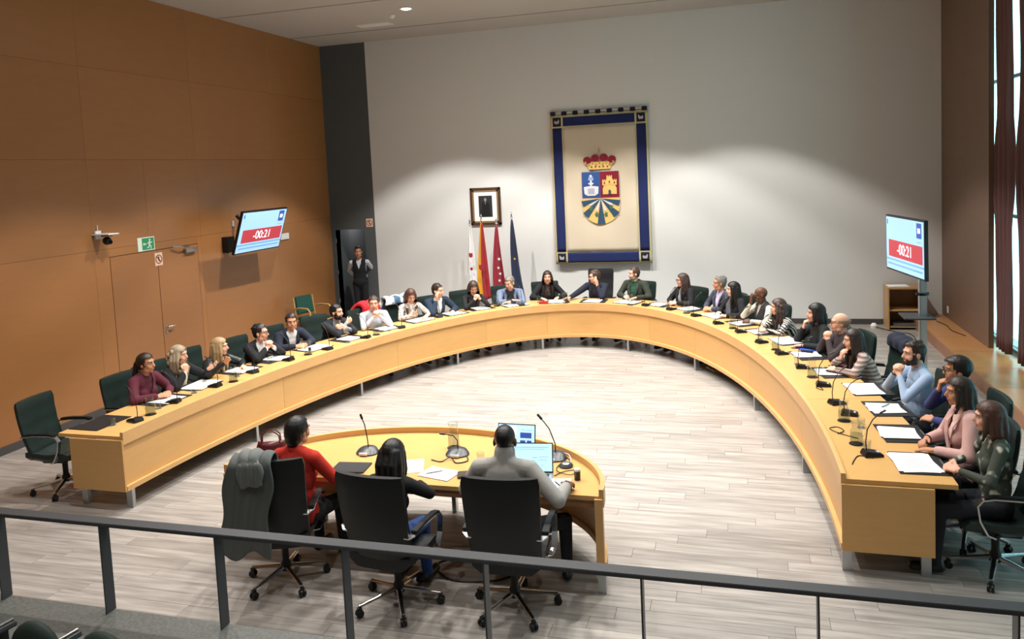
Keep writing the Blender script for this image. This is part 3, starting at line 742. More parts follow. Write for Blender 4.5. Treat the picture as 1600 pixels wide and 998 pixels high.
        fuse(BQ, 'beard', .006, ab, 2).parent = body
    if hair[0] != 'none':
        st = hair[0]; Q = Prims(); o_ = {'short': .012, 'buzz': .004, 'crop': .009}.get(st, .020)
        Q.ell(h(0, -.014, .033), np.array((.074+o_, .095+o_, .085+o_))*hs, HB, 'h')
        rr = np.random.default_rng(abs(hash(label)) % 1000 if False else len(label)*7+int(H[0]*50) % 97)
        dn = -U
        if st in ('short', 'crop'):
            for i in range(14):
                a = rr.uniform(0, 2*pi); e = rr.uniform(.2, 1.3); Q.ell(h(.065*cos(a)*cos(e), -.02+.085*sin(a)*cos(e), .045+.075*sin(e)), np.array((.026, .03, .02))*hs, HB, 'h')
            Q.ell(h(0, -.055, -.015), np.array((.064, .05, .06))*hs, HB, 'h')
        if st in ('long', 'wavy', 'bob', 'straight'):
            ln = {'long': .27, 'wavy': .22, 'bob': .10, 'straight': .34}[st]; wid = 1.15 if st == 'wavy' else 1.0
            for s in (-1, 1):
                for y in (-.06, -.02, .02):
                    a = h(s*.070, y, .03); b = h(s*.088*wid, y+.01, -.06); Q.cap(a, b, .026, .028*wid, 'h')
                    c = b+dn*ln*.55+f*(.02 if y > 0 else -.01); Q.cap(b, c, .028*wid, .026*wid, 'h'); Q.cap(c, c+dn*ln*.4-r*s*.01, .026*wid, .014, 'h')
            for x in (-.05, 0, .05):
                a = h(x, -.085, .02); b = h(x*1.1, -.095, -.08); Q.cap(a, b, .034, .036*wid, 'h'); c = b+dn*ln*.6; Q.cap(b, c, .036*wid, .034, 'h'); Q.cap(c, c+dn*ln*.4, .034, .016, 'h')
            if st == 'wavy':
                for i in range(40):
                    s = rr.choice((-1, 1)); t_ = rr.uniform(0, 1); c = h(s*rr.uniform(.07, .105), rr.uniform(-.1, .03), .06-.1*t_)+dn*ln*t_*.8; Q.ell(c, (.026, .026, .032), np.eye(3), 'h')
        if st == 'pony':
            Q.ell(h(0, -.06, -.01), np.array((.06, .055, .07))*hs, HB, 'h'); Q.ell(h(0, -.125, .0), (.034, .032, .034), HB, 'h'); Q.cap(h(0, -.13, -.01), h(.02, -.15, -.13), .034, .030, 'h'); Q.cap(h(.02, -.15, -.13), h(.03, -.13, -.22), .03, .012, 'h')
        if st == 'bun':
            Q.ell(h(0, -.045, -.005), np.array((.086, .085, .105))*hs, HB, 'h'); Q.ell(h(0, -.07, -.06), (.07, .05, .055), HB, 'h')
        if st == 'cap':   # thick straight-cut top, shaved sides
            Q.ell(h(0, .0, .075), np.array((.082, .108, .052))*hs, HB, 'h'); Q.ell(h(0, -.055, .0), np.array((.066, .055, .07))*hs, HB, 'h')
        part = rr.uniform(-.02, .02)
        def ah(o, me, prims, st=st):
            q = loc_head(centers(me)); x, y, z = q.T
            if st == 'buzz' or st == 'fringe': m_ = ((y > .035) & (z < .085)) | ((z < .0) & (y > -.01)) | (z < -.05)
            elif st in ('short', 'crop', 'cap'): m_ = ((y > .045) & (z < .082-.0*y)) | ((z < .02) & (y > .02)) | ((z < -.015) & (y > -.03)) | (z < -.075)
            elif st in ('pony', 'bun'): m_ = ((y > .04) & (z < .085)) | ((z < .03) & (y > .025)) | ((z < -.03) & (y > -.02) & (np.abs(x) < .1))
            else: m_ = ((y > .035) & (z < .088-.5*np.abs(x-part)) & (z > -.14) & (np.abs(x) < .07)) | ((y > .055) & (z < .06) & (z > -.16))
            if st == 'fringe': m_ |= z > .04
            drop_faces(me, m_); me.materials.clear(); me.materials.append(hm)
        hv = .0075
        fuse(Q, 'hair', hv, ah, 2 if st == 'wavy' else 3).parent = body
    if scarf:
        sm = MB(); ring = [Vector(at(1.04, 0)+fn*cos(2*pi*i/14)*.072+r*sin(2*pi*i/14)*.075+dv*.01*sin(i*2.3)) for i in range(14)]
        sm.tube(ring, .026, 8, closed=True)
        for s in (-1, 1): sm.tube([Vector(at(1.0, .075, s*.02)), Vector(at(.82, .125, s*.035)), Vector(at(.55, .14, s*.03)), Vector(at(.38, .125, s*.035))], [.024, (.012, .034), (.012, .036), (.008, .03)], 8, flat=tuple(fn))
        sm.obj('scarf', scarf, body, True)
    if extra: extra(dict(body=body, WR=WR, at=at, h=h, f=f, r=r, fn=fn, dv=dv, HB=HB))
    return dict(hip=hip, f=f, body=body, WR=WR)
def watch(side, m):
    def fn_(c):
        w, el = c['WR'][side]; d = nrm(w-el); p = w-d*.01; x = nrm(np.cross(d, [0, 0, 1.])); y = np.cross(d, x)
        MB().tube([Vector(p+x*.031*cos(a)+y*.031*sin(a)) for a in [2*pi*i/12 for i in range(12)]], .006, 6, closed=True).obj('wristwatch', m, c['body'], True)
    return fn_
C_ = cloth
blk = C_('black_cloth', '16161a'); navy = C_('navy_cloth', '1c2232'); white_s = C_('white_shirt', 'e2e2e4'); 
DESC = {1: 'the woman in the maroon blazer', 2: 'the woman with the cream scarf', 3: 'the woman with long blonde hair', 4: 'the dark-haired man with clasped hands',
        5: 'the man in navy suit and open white shirt', 6: 'the bearded man with crossed arms', 7: 'the man in the pale striped shirt', 8: 'the woman looking at her phone',
        9: 'the navy-suited man resting his cheek', 10: 'the woman with clasped hands by the flags', 11: 'the grey-haired man in light blue blazer', 12: 'the long-haired woman beside the red box',
        13: 'the man in the high-backed chair', 14: 'the man in the green sweater', 15: 'the woman in glasses and grey top', 16: 'the grey-haired man in lavender shirt',
        17: 'the black-haired woman with a scarf', 18: 'the man covering his eyes', 19: 'the woman in the zebra-patterned blouse', 20: 'the black-haired person in black jacket',
        21: 'the bald man with glasses', 22: 'the woman in the striped sweater', 23: 'the bearded man in light blue shirt', 24: 'the man with thick flat-topped black hair',
        25: 'the woman in the pink blazer', 26: 'the woman in the floral green blouse'}
SHORT = {1: 'maroon blazer', 2: 'cream scarf', 3: 'long blonde hair', 4: 'clasped-hands man', 5: 'open white shirt', 6: 'crossed arms', 7: 'pale striped shirt', 8: 'phone-reading woman', 9: 'cheek-resting man', 10: 'woman by the flags', 11: 'light blue blazer', 12: 'woman with red box', 13: 'high-backed chair', 14: 'green sweater', 15: 'grey-topped woman', 16: 'lavender shirt', 17: 'dark-haired scarf woman', 18: 'man covering his eyes', 19: 'zebra blouse', 20: 'sleek black hair', 21: 'bald man in glasses', 22: 'striped sweater', 23: 'light blue shirt', 24: 'flat-topped black hair', 25: 'pink blazer', 26: 'floral green blouse'}
def seatface(x, y):
    t = np.linspace(0, pi, 721); ex = 4.1*np.cos(t); ey = 6.2+8.07*np.sin(t); i = ((ex-x)**2+(ey-y)**2).argmin()
    return math.degrees(atan2(4.1*sin(t[i]), 8.07*cos(t[i])))
PEOPLE = {
 1: dict(H=(-4.06, 7.45, 1.16), look=8, sex='f', skin='tan', hair=('pony', 'dark'), L='joined', Rr='joined', jacket=(C_('maroon_wool', '5a2030'), 'vneck'), shirt=C_('maroon_blouse', '4d1c2b'), label='seated woman in maroon blazer with a dark ponytail, hands joined on desk'),
 2: dict(H=(-4.01, 7.95, 1.14), look=12, sex='f', hair=('wavy', 'ash'), L='gesture', Rr='mouth', jacket=(blk, 'open'), shirt=C_('cream_top', 'd9cfb8'), scarf=C_('cream_scarf', 'd8cdb0'), label='seated woman with wavy ash blonde hair and cream scarf, hand at her mouth'),
 3: dict(H=(-3.95, 8.66, 1.08), look=20, sex='f', hair=('straight', 'blonde'), L='rest', Rr='gesture', F=-8, jacket=(mat('green_black_leather_jacket', '1b2220', .4, bump=.2, bscale=20), 'vneck'), shirt=blk, label='seated woman with long straight blonde hair and black leather jacket, gesturing'),
 4: dict(H=(-3.79, 9.34, 1.12), look=12, hair=('short', 'black'), L='clasp', Rr='clasp', jacket=(blk, 'open'), collar=white_s, shirt=white_s, glasses=True, label='seated dark-haired man in black suit with glasses, hands clasped at his mouth'),
 5: dict(H=(-3.74, 10.05, 1.13), look=-48, skin='tan', hair=('short', 'dark'), L='joined', Rr='joined', F=-28, jacket=(navy, 'open'), collar=white_s, shirt=white_s, label='seated man in navy suit with open white shirt, turned towards the room'),
 6: dict(H=(-3.45, 10.88, 1.12), look=-2, hair=('short', 'black'), beard='black', L='cross', Rr='cross', jacket=(C_('charcoal_blazer', '23252b'), 'open'), shirt=C_('grey_shirt', '8b8b90'), label='seated bearded man in dark blazer with his arms crossed'),
 7: dict(H=(-3.10, 11.48, 1.15), look=-62, hair=('short', 'brown'), L='clasp', Rr='clasp', F=-50, shirt=C_('pale_shirt', 'c3c6cf', var=.12, vscale=30), collar=C_('pale_shirt', 'c3c6cf'), label='seated man in pale striped shirt, hands clasped under his chin'),
 8: dict(H=(-2.77, 12.23, 1.15), look=-48, pitch=-28, sex='f', hair=('long', 'auburn'), L='rest', Rr='phone', F=-45, shirt=pattern_mat('lace_blouse', 'd8cfc6', '8d8279', 'noise', 28, .56), label='seated woman with auburn hair in a patterned white blouse, looking down at a phone'),
 9: dict(H=(-2.46, 12.70, 1.16), look=-8, pitch=-5, hair=('short', 'dark'), L='rest', Rr='cheek', F=-38, jacket=(C_('navy_blazer', '1d2c3f'), 'open'), shirt=white_s, label='seated man in navy suit resting his cheek on one hand'),
 10: dict(H=(-1.98, 13.23, 1.13), look=-62, pitch=-28, sex='f', hair=('long', 'brown'), L='clasp', Rr='clasp', F=-48, shirt=blk, label='seated woman in black with long brown hair, hands clasped, in front of the flags'),
 11: dict(H=(-1.45, 13.76, 1.13), look=-110, pitch=-15, hair=('crop', 'grey'), L='fold', Rr='fold', F=-70, jacket=(C_('light_blue_blazer', '6d7991'), 'open'), shirt=C_('dark_tee', '2c2c33'), label='seated man with short grey hair in light blue blazer, arms folded on desk'),
 12: dict(H=(-.85, 14.26, 1.16), look=-78, sex='f', hair=('straight', 'dark'), L='rest', Rr='rest', shirt=pattern_mat('brown_print_top', '2b2424', '5a4a48', 'noise', 18, .6), jacket=(blk, 'open'), label='seated woman with long dark hair in black jacket and dark top, facing forward'),
 13: dict(H=(.03, 14.36, 1.15), look=-158, pitch=-5, hair=('short', 'brown'), L='cheek', Rr=((-.40, 13.98, .80), (-.75, -.5, 0), (0, 0, -1), .4), F=-105, jacket=(C_('dark_navy_jacket', '1a1e2e'), 'open'), shirt=C_('black_navy_tee', '20222c'), glasses=True, label='man in dark navy jacket leaning on his hand in the high-backed chair'),
 14: dict(H=(.77, 14.33, 1.20), look=-152, hair=('short', 'brown'), beard='grey', L='rest', Rr='joined', F=-112, jacket=(C_('olive_jacket', '2f352c'), 'open'), shirt=C_('green_sweater', '1f4a34'), label='man with grey beard, olive jacket and green sweater, looking left'),
 15: dict(H=(1.68, 13.68, 1.17), look=-160, sex='f', hair=('long', 'brown'), L='joined', Rr='joined', F=-135, jacket=(blk, 'open'), shirt=C_('grey_blouse', '8c8e96'), glasses=True, label='seated woman with long brown hair, glasses, black blazer and grey top'),
 16: dict(H=(2.31, 13.12, 1.20), look=-165, hair=('short', 'grey'), L='joined', Rr='joined', F=-145, skin='tan', jacket=(C_('slate_blazer', '3d424e'), 'open'), collar=C_('lavender_shirt', 'c0b6d6'), shirt=C_('lavender_shirt', 'c0b6d6'), label='seated man with grey hair, slate blazer and lavender shirt'),
 17: dict(H=(2.52, 12.67, 1.17), look=-168, sex='f', skin='pale', hair=('long', 'black'), L='rest', Rr='joined', F=-148, jacket=(blk, 'open'), shirt=C_('light_print_top', '9fb0b4'), scarf=C_('grey_scarf', '55555c'), label='seated woman with straight black hair, black blazer and grey scarf'),
 18: dict(H=(2.92, 12.13, 1.17), look=-172, pitch=-14, skin='dark', hair=('none', ''), L='joined', Rr='eyes', F=-155, shirt=C_('beige_sleeves', 'c9c0ae'), jacket=(C_('charcoal_vest', '2c2d30'), 'vest'), glasses=True, label='bald dark-skinned man in vest covering his eyes with one hand'),
 19: dict(H=(3.13, 11.47, 1.11), look=-172, sex='f', hair=('wavy', 'brown'), L='joined', Rr='joined', F=-160, shirt=pattern_mat('zebra_blouse', '18181a', 'cdc6bc', 'zebra', 9, .5), label='seated woman with wavy brown hair in a black and white zebra-patterned blouse'),
 20: dict(H=(3.55, 10.66, 1.18), look=-176, hair=('bob', 'black'), L='rest', Rr='mouth', F=-165, jacket=(C_('black_green_jacket', '1a1f1e'), 'knit'), shirt=blk, label='person with sleek black hair in a black jacket, fist at the mouth'),
 21: dict(H=(3.765, 10.05, 1.18), look=-174, hair=('fringe', 'stubble'), L='clasp', Rr='clasp', F=-168, shirt=C_('brown_sweater', '3a3033'), jacket=(C_('brown_sweater', '3a3033'), 'knit'), glasses=True, label='bald man with glasses in dark brown sweater, hands clasped at his chin'),
 22: dict(H=(3.82, 9.38, 1.12), look=-172, pitch=-4, sex='f', hair=('straight', 'dark'), L='joined', Rr='chin', F=-170, shirt=pattern_mat('striped_sweater', 'b9a59c', '7d655f', 'stripe', 7, .5), jacket=(pattern_mat('striped_sweater', 'b9a59c', '7d655f', 'stripe', 7, .5), 'knit'), label='seated woman with long dark hair in a taupe striped sweater, hand at chin'),
 23: dict(H=(4.22, 8.27, 1.24), look=-166, hair=('short', 'dark'), beard='dark', L='clasp', Rr='clasp', F=-168, shirt=C_('light_blue_shirt', '9fb4d0'), collar=C_('light_blue_shirt', '9fb4d0'), extra='watch', label='seated bearded man in a light blue shirt with raised hands and a black watch'),
 24: dict(H=(4.45, 7.66, 1.24), look=176, skin='tan', hair=('cap', 'black'), L='joined', Rr='mouth', F=182, shirt=C_('indigo_sweater', '3b4274'), jacket=(C_('indigo_sweater', '3b4274'), 'knit'), glasses=True, label='man with flat-topped black hair and indigo sweater behind the woman in pink'),
 25: dict(H=(4.29, 6.96, 1.24), look=-176, sex='f', skin='tan', hair=('bob', 'dark'), L='rest', Rr='joined', F=182, jacket=(C_('pink_blazer', 'c9a09a'), 'open'), shirt=C_('pale_pink_blouse', 'd8b9b2'), extra='watch', label='seated woman with dark shoulder-length hair in a pale pink blazer'),
 26: dict(H=(4.36, 6.44, 1.20), look=172, sex='f', hair=('bob', 'auburn'), L='joined', Rr='joined', F=178, shirt=pattern_mat('floral_green_blouse', '3b4238', 'b9bcae', 'noise', 13, .62), label='seated woman with auburn hair in a dark green floral blouse at the right end'),
}
HIPS = {}
for k, s in PEOPLE.items():
    a = s.copy(); x, y, z = a['H']; F0 = seatface(x, y)+180; a.setdefault('F', F0); a.setdefault('trousers', C_('dark_trousers', '1d1e24'))
    if a.get('extra') == 'watch': a['extra'] = watch(1, blackp)
    a['vox'] = .0075 if y < 9.6 else .009
    d = person(**a); HIPS[k] = (d['hip']+np.array([0, {21: .14, 22: .24}.get(k, 0), 0]), F0, a['F'])
for k, (hip, F0, F) in HIPS.items():
    Fc = F0 if abs(((F0-F+180) % 360)-180) > 12 else F
    f = np.array([cos(R(Fc)), sin(R(Fc))]); c = hip[:2]-f*.0
    if k == 13: chair(c[0]-.03, c[1]+.02, -93, 'black high-backed leather chair of the man under the tapestry', p=proto_hi)
    else: chair(c[0], c[1], Fc, f'dark green leather swivel chair of {DESC[k]}')
chair(-4.42, 6.55, 8, 'empty dark green leather swivel chair at the left end of the desk')

# presenters, seen from behind
def refresh(c): pass
A = person(label='woman in a bright red sweater with dark pinned-up hair, seen from behind', H=(-.84, 5.42, 1.20), F=88, look=72, sex='f', skin='tan', hair=('bun', 'black'), L='joined', Rr='joined',
           shirt=C_('red_sweater', 'b8291b'), jacket=(C_('red_sweater', 'b8291b'), 'knit'), trousers=blk, vox=.0065)
B_ = person(label='person with long black hair, black top and blue jeans at the small desk', H=(.05, 5.27, 1.10), F=86, look=84, pitch=-22, sex='f', skin='tan', hair=('long', 'black'), L='joined', Rr='joined',
            shirt=C_('black_top', '141416'), jacket=(C_('black_top', '141416'), 'knit'), trousers=C_('blue_jeans', '2b4a86'), size=.92, vox=.0065)
Cc = person(label='dark-skinned man in a light grey turtleneck working at a laptop, seen from behind', H=(.89, 5.43, 1.20), F=92, look=96, pitch=-12, skin='dark', hair=('buzz', 'black'), L='rest', Rr=((1.31, 5.57, .825), (.12, 1, -.05), (-.3, 0, -1), .7, (1, -.1, -.8)), splay=(.05, .26),
            shirt=C_('grey_turtleneck', '9b9893'), jacket=(C_('grey_turtleneck', '9b9893'), 'high'), trousers=blk, vox=.0065, size=1.04)
gp = 'swivel chairs at the small presenter desk'
cA = chair(-.96, 5.30, 108, 'black leather swivel chair with a grey coat hung over its back', gp, proto_pr)
cB = chair(.08, 5.17, 84, 'black leather swivel chair of the person with long black hair', gp, proto_pr)
cC = chair(.96, 5.27, 94, 'black leather swivel chair of the man in the grey turtleneck', gp, proto_pr)
# the guard in the doorway
person(label='man in dark vest and white shirt standing in the dark doorway, hands behind his back', H=(-5.42, 15.58, 1.565), F=-72, look=-66, skin='tan', hair=('crop', 'dark'), L='behind', Rr='behind', standing=True,
       shirt=C_('guard_shirt', 'c9cbd0'), jacket=(C_('guard_vest', '14151b'), 'vest'), collar=white_s, trousers=blk, size=.95, vox=.009)
for o in (proto, proto_hi, proto_pr): pass
run_jobs()

# ------------------------------------------------------------------ garments hung over chairs
def coat(label, m, x, y, ang, w, zt, front, back, yb, seed=0, lining=None, thick=.02, fold=.02, name='coat', cat='coat', skew=0):
    rr = random.Random(seed); nx, ns = 26, 34; V = []; F = []; L = front+back
    for i in range(ns+1):
        s = -front+L*i/ns
        for j in range(nx+1):
            u = j/nx*2-1; ww = w*(1+.10*sin(i*.35+seed)+(.18 if s > .1 else 0)*abs(s))
            px = u*ww/2+skew*max(0, s)
            amp = fold*(min(1, abs(s)/.15))
            wv = amp*(sin(u*9+seed+s*3)+.6*sin(u*17+s*7+seed*2))
            d = abs(s); r0 = .075
            if s < -r0: yy = yb+r0+wv*.5; z = zt-(d-r0)
            elif s > r0: yy = yb-r0-.0+wv+.09*min(1, (d-r0)/.5)*.3; yy = yb-r0-.01-abs(wv)*.8+.13*(d-r0)*.5; z = zt-(d-r0)*(1+.05*sin(u*5+seed))
            else: a = s/r0*pi/2; yy = yb-r0*sin(a); z = zt+r0*.6*cos(a)*1.0-.0+.012*sin(u*7+seed)
            V.append((px, yy, z))
    for i in range(ns):
        for j in range(nx): q = i*(nx+1)+j; F.append((q, q+1, q+nx+2, q+nx+1))
    t = MB().add(V, F).obj(name, m, None, smooth='all', loc=(x, y, 0), rz=R(ang-90))
    so = t.modifiers.new('thickness', 'SOLIDIFY'); so.thickness = thick; so.offset = 1
    sb = t.modifiers.new('soft', 'SUBSURF'); sb.levels = 1; sb.render_levels = 1
    tag(t, label, cat); return t
cg = coat('long grey wool coat hung over the back of the leftmost presenter chair', C_('grey_wool', '5a5e5c'), -1.04, 5.28, 108, .33, 1.13, .14, .78, -.365, 3, skew=-.14, fold=.008)
hood = coat('grey wool hood bunched over the top of the coat', C_('grey_wool_light', '6d706d'), -1.04, 5.28, 108, .15, 1.145, .06, .24, -.385, 6, skew=.05, fold=.02, thick=.03, name='hood')
for q_ in ('label', 'category'): del hood[q_]
hood.parent = cg; hood.location = (0, 0, 0); hood.rotation_euler = (0, 0, 0)
def chair_of(k):
    hip, F0, F = HIPS[k]; Fc = F0 if abs(((F0-F+180) % 360)-180) > 12 else F; return hip[0], hip[1], Fc
x, y, a = chair_of(7)
rc_ = coat('bright red padded coat hung over the chair of the man in pale shirt', C_('red_padded', 'c0202a'), x-.19*sin(R(a)), y+.19*cos(R(a)), a, .40, 1.02, .55, .45, -.34, 5, thick=.06, fold=.035, skew=.1)
x, y, a = chair_of(8)
coat('blue and white padded jacket hung over the chair of the woman with a phone', pattern_mat('blue_white_padded', '3e5872', 'dfe3e6', 'noise', 5, .5), x, y, a, .52, 1.02, .12, .45, -.34, 8, thick=.05, fold=.03)
x, y, a = chair_of(22)
coat('dark navy coat hung over the chair behind the woman in the striped sweater', C_('navy_coat', '141a2b'), x, y, a, .50, 1.02, .15, .5, -.34, 2, thick=.03)
# red-brown handbag on the presenter desk
hb = empty('handbag', (-1.34, 5.78, .757), R(20)); tag(hb, 'maroon leather handbag with looped handles on the left end of the small desk', 'bag')
bagm = mat('maroon_leather', '5c2326', .35, bump=.15, bscale=15)
V = []; F = []
for i in range(9):
    s = i/8; z = .20*s
    for j in range(20):
        a = 2*pi*j/20; V.append(((.165-.05*s)*cos(a)*(1+.04*sin(3*a+i)), (.075-.045*s)*sin(a), z+.012*cos(2*a)*s))
for i in range(8):
    for j in range(20): F.append((i*20+j, i*20+(j+1) % 20, (i+1)*20+(j+1) % 20, (i+1)*20+j))
F += [tuple(range(19, -1, -1)), tuple(8*20+j for j in range(20))]
MB().add(V, F).obj('bag_body', bagm, hb, 'all')
for s in (-1, 1): MB().tube([(-.08, s*.02, .19), (-.075, s*.025, .26), (-.03, s*.03, .30), (.03, s*.03, .30), (.075, s*.025, .26), (.08, s*.02, .19)], .006, 8).obj('handle', bagm, hb, 'all')

# ------------------------------------------------------------------ things on the desks
PADS = [(3.92, 6.6), (3.93, 7.3), (3.94, 8.01), (3.85, 8.67), (3.61, 9.31), (3.42, 10.10), (3.22, 10.88), (2.93, 11.46), (2.66, 12.05), (2.28, 12.62), (1.83, 13.20), (1.29, 13.6), (0.72, 13.85), (0.07, 13.96), (-0.62, 13.90), (-1.33, 13.57), (-1.87, 13.20), (-2.20, 12.70), (-2.60, 12.09), (-2.89, 11.41), (-3.15, 10.64), (-3.38, 10.0), (-3.62, 9.32), (-3.72, 8.72), (-3.80, 7.99), (-3.78, 7.38), (-3.90, 6.55)]
MICS = [(3.60, 6.73), (3.57, 7.78), (3.5, 8.12), (3.44, 8.75), (3.29, 9.48), (3.10, 10.14), (2.88, 10.76), (2.62, 11.40), (2.30, 11.99), (1.95, 12.58), (1.52, 13.13), (1.07, 13.50), (-1.18, 13.50), (-2.34, 12.36), (-2.64, 11.46), (-2.89, 10.70), (-3.11, 9.93), (-3.34, 9.27), (-3.46, 8.62), (-3.54, 7.96), (-3.60, 7.30), (-3.55, 6.65)]
JUGS = [(3.52, 6.99), (3.50, 7.60), (3.36, 9.10), (3.04, 10.38), (2.51, 11.68), (1.79, 12.84), (0.78, 13.56), (-0.41, 13.78), (-1.62, 13.43), (-2.50, 12.64), (-2.82, 10.94), (-3.24, 9.62), (-3.45, 8.20), (-3.55, 6.88)]
GLS = [(3.58, 6.85), (3.62, 7.42), (3.46, 9.20), (3.24, 9.66), (2.86, 11.0), (1.46, 13.25), (-0.92, 13.80), (-1.5, 13.42), (-2.75, 11.24), (-3.01, 10.38), (-3.28, 9.76), (-3.53, 9.12), (-3.55, 8.42), (-3.62, 7.68), (-3.62, 7.08), (-3.70, 6.50)]
WATCHED = {k: PEOPLE[k]['H'][:2] for k in PEOPLE}
def owner(p, used_):
    o = sorted(WATCHED, key=lambda k: hypot(WATCHED[k][0]-p[0], WATCHED[k][1]-p[1]))
    for k in o[:2]:
        if k not in used_: used_.add(k); return f'in front of {DESC[k]}'
    return f'between {SHORT[o[0]]} and {SHORT[o[1]]}'
def nang(x, y): return R(seatface(x, y))
ZT = .757
M_mic = None
def mic_proto():
    t = empty('gooseneck_microphone')
    b = MB(); b.box(-.055, .055, -.075, .075, 0, .018, M=Matrix.Identity(4)); V = [(-.055, -.075, .018), (.055, -.075, .018), (.055, .075, .018), (-.055, .075, .018), (-.048, -.06, .030), (.048, -.06, .030), (.048, .06, .05), (-.048, .06, .05)]
    b.add(V, [(4, 5, 6, 7), (0, 1, 5, 4), (1, 2, 6, 5), (2, 3, 7, 6), (3, 0, 4, 7)]); b.obj('base', blackp, t, bevel=.004)
    MB().box(-.02, .02, -.055, -.035, .031, .034).obj('button', mat('grey_button', 'b9bcc0', .4), t)
    s = MB().tube([(0, .045, .045), (0, .05, .12), (0, .035, .22), (0, -.01, .30), (0, -.07, .35)], .0045, 7).obj('gooseneck', blackp, t, True)
    MB().tube([(0, -.07, .35), (0, -.115, .372)], [.009, .008], 8).obj('microphone_head', blackp, s, True)
    return t
def jug_proto():
    t = empty('water_jug')
    MB().lathe([(0, 0), (.06, 0), (.06, .004), (0, .004)], 20, blackp).obj('coaster', None, t)
    MB().lathe([(0, .006), (.048, .006), (.052, .03), (.05, .11), (.036, .145), (.04, .185), (.044, .195), (.041, .195), (.037, .184), (.033, .145), (.047, .11), (.049, .03), (.045, .011), (0, .011)], 20, glassm).obj('glass_body', None, t, 'all')
    MB().lathe([(0, .0115), (.0445, .0115), (.0485, .03), (.0478, .09), (0, .09)], 20, waterm).obj('water', None, t, True)
    MB().tube([(.04, 0, .18), (.075, 0, .165), (.082, 0, .11), (.05, 0, .06)], .006, 7, glassm).obj('handle', None, t, 'all')
    return t
def glass_proto():
    t = empty('drinking_glass')
    MB().lathe([(0, 0), (.036, 0), (.036, .003), (0, .003)], 18, mat('grey_coaster', '6a6762', .6)).obj('coaster', None, t)
    MB().lathe([(0, .004), (.028, .004), (.034, .085), (.0315, .085), (.026, .010), (0, .010)], 18, glassm).obj('tumbler', None, t, 'all')
    return t
def pad_proto():
    t = empty('desk_pad'); MB().box(-.185, .185, -.235, .235, 0, .006).obj('pad_sheet', padm, t, bevel=.002)
    MB().box(.165, .175, -.09, .09, .006, .009).obj('pen_loop', steel, t); return t
PP = dict(mic=mic_proto(), jug=jug_proto(), gl=glass_proto(), pad=pad_proto())
def place(key, x, y, z, rz, label, cat, group):
    p = PP[key]
    if key in used: t = dup(p)
    else: used.add(key); t = p
    t.location = (x, y, z); t.rotation_euler = (0, 0, rz); tag(t, label, cat, group); return t
us = set()
for i, (x, y) in enumerate(PADS):
    a = nang(x, y); lab = owner((x, y), us) if i < 26 else 'in front of the empty chair at the left end'
    place('pad', x, y, ZT+.001, a, f'black desk pad {lab}', 'desk pad', 'black desk pads on the council desk')
us = set()
textm = mat('print_grey', '9a9a9c', .8)
paper_cols = {6: mat('blue_folder', '2d55c8', .5)}
for i, (x, y) in enumerate(PADS[:-1]):
    a = nang(x, y); rr = random.Random(i); lab = owner((x, y), us)
    w, h = (.148, .13) if i % 3 else (.148, .20)
    t = MB()
    for q in range(2+i % 2):
        M = Matrix.Rotation(rr.uniform(-.12, .12), 4, 'Z') @ Matrix.Translation((rr.uniform(-.02, .0), rr.uniform(-.03, .03), .0015*q)); t.box(-w, w, -h, h, 0, .0012, M=M)
    for q in range(7): t.box(-.07+.022*q, -.066+.022*q, -h*.7, h*.7*rr.uniform(.3, 1), .0045, .0048, textm)
    o = t.obj('paper_sheets', paper, None, loc=(x-.03*cos(a), y-.03*sin(a), ZT+.011)); o.rotation_euler.z = a+rr.uniform(-.1, .1)
    tag(o, f'white printed papers {lab}', 'papers', 'papers on the council desk')
us = set()
for i, (x, y) in enumerate(MICS): place('mic', x, y, ZT, nang(x, y)-pi/2+pi+random.Random(i).uniform(-.35, .35), f'black gooseneck microphone {owner((x, y), us)}', 'microphone', 'gooseneck microphones on the council desk')
us = set()
for i, (x, y) in enumerate(JUGS): place('jug', x, y, ZT, nang(x, y)+i, f'clear glass water jug {owner((x, y), us)}', 'jug', 'water jugs on the council desk')
us = set()
for i, (x, y) in enumerate(GLS): place('gl', x, y, ZT, i, f'small drinking glass {owner((x, y), us)}', 'glass', 'drinking glasses on the council desk')
def slab(name, label, cat, m, x, y, z, a, w, d, h, bevel=.002):
    return tag(MB().box(-w/2, w/2, -d/2, d/2, 0, h).obj(name, m, None, bevel=bevel, loc=(x, y, z), rz=a), label, cat)
slab('folder', 'bright blue folder on the desk beside the bald man with glasses', 'folder', mat('blue_folder', '2d55c8', .5), 3.43, 10.47, ZT+.001, .3, .24, .30, .012)
slab('folder', 'thin dark red folder under papers by the woman in striped sweater', 'folder', mat('red_folder', '7a1f2b', .5), 3.70, 9.58, ZT+.001, .25, .22, .12, .01)
slab('red_box', 'small red box on the desk before the long-haired woman', 'box', mat('red_card', 'b02a2e', .5), -.80, 13.66, ZT+.001, .1, .16, .07, .045)
slab('mobile_phone', 'black mobile phone by the blonde woman and the dark-haired man', 'phone', blackp, -3.70, 9.02, ZT+.001, .6, .075, .15, .009)
slab('mobile_phone', 'black mobile phone on the papers near the bald man with glasses', 'phone', blackp, 3.40, 10.22, ZT+.022, 1.2, .075, .15, .009)
slab('mobile_phone', 'dark purple phone case on papers by the striped sweater', 'phone', mat('plum', '3a1a35', .4), 3.60, 9.28, ZT+.022, 1.0, .08, .15, .010)
o = slab('mobile_phone', 'phone held up by the woman with auburn hair', 'phone', blackp, -2.50, 11.93, .93, .7, .072, .145, .009); o.rotation_euler = (.7, 0, .8)
def pen(name, x, y, z, a, label, m=blackp, L=.14):
    o = MB().tube([(-L/2, 0, 0), (L*.42, 0, 0), (L/2, 0, 0)], [.0045, .0045, .0012], 8).obj(name, m, None, True, loc=(x, y, z+.006), rz=a); return tag(o, label, 'pen')
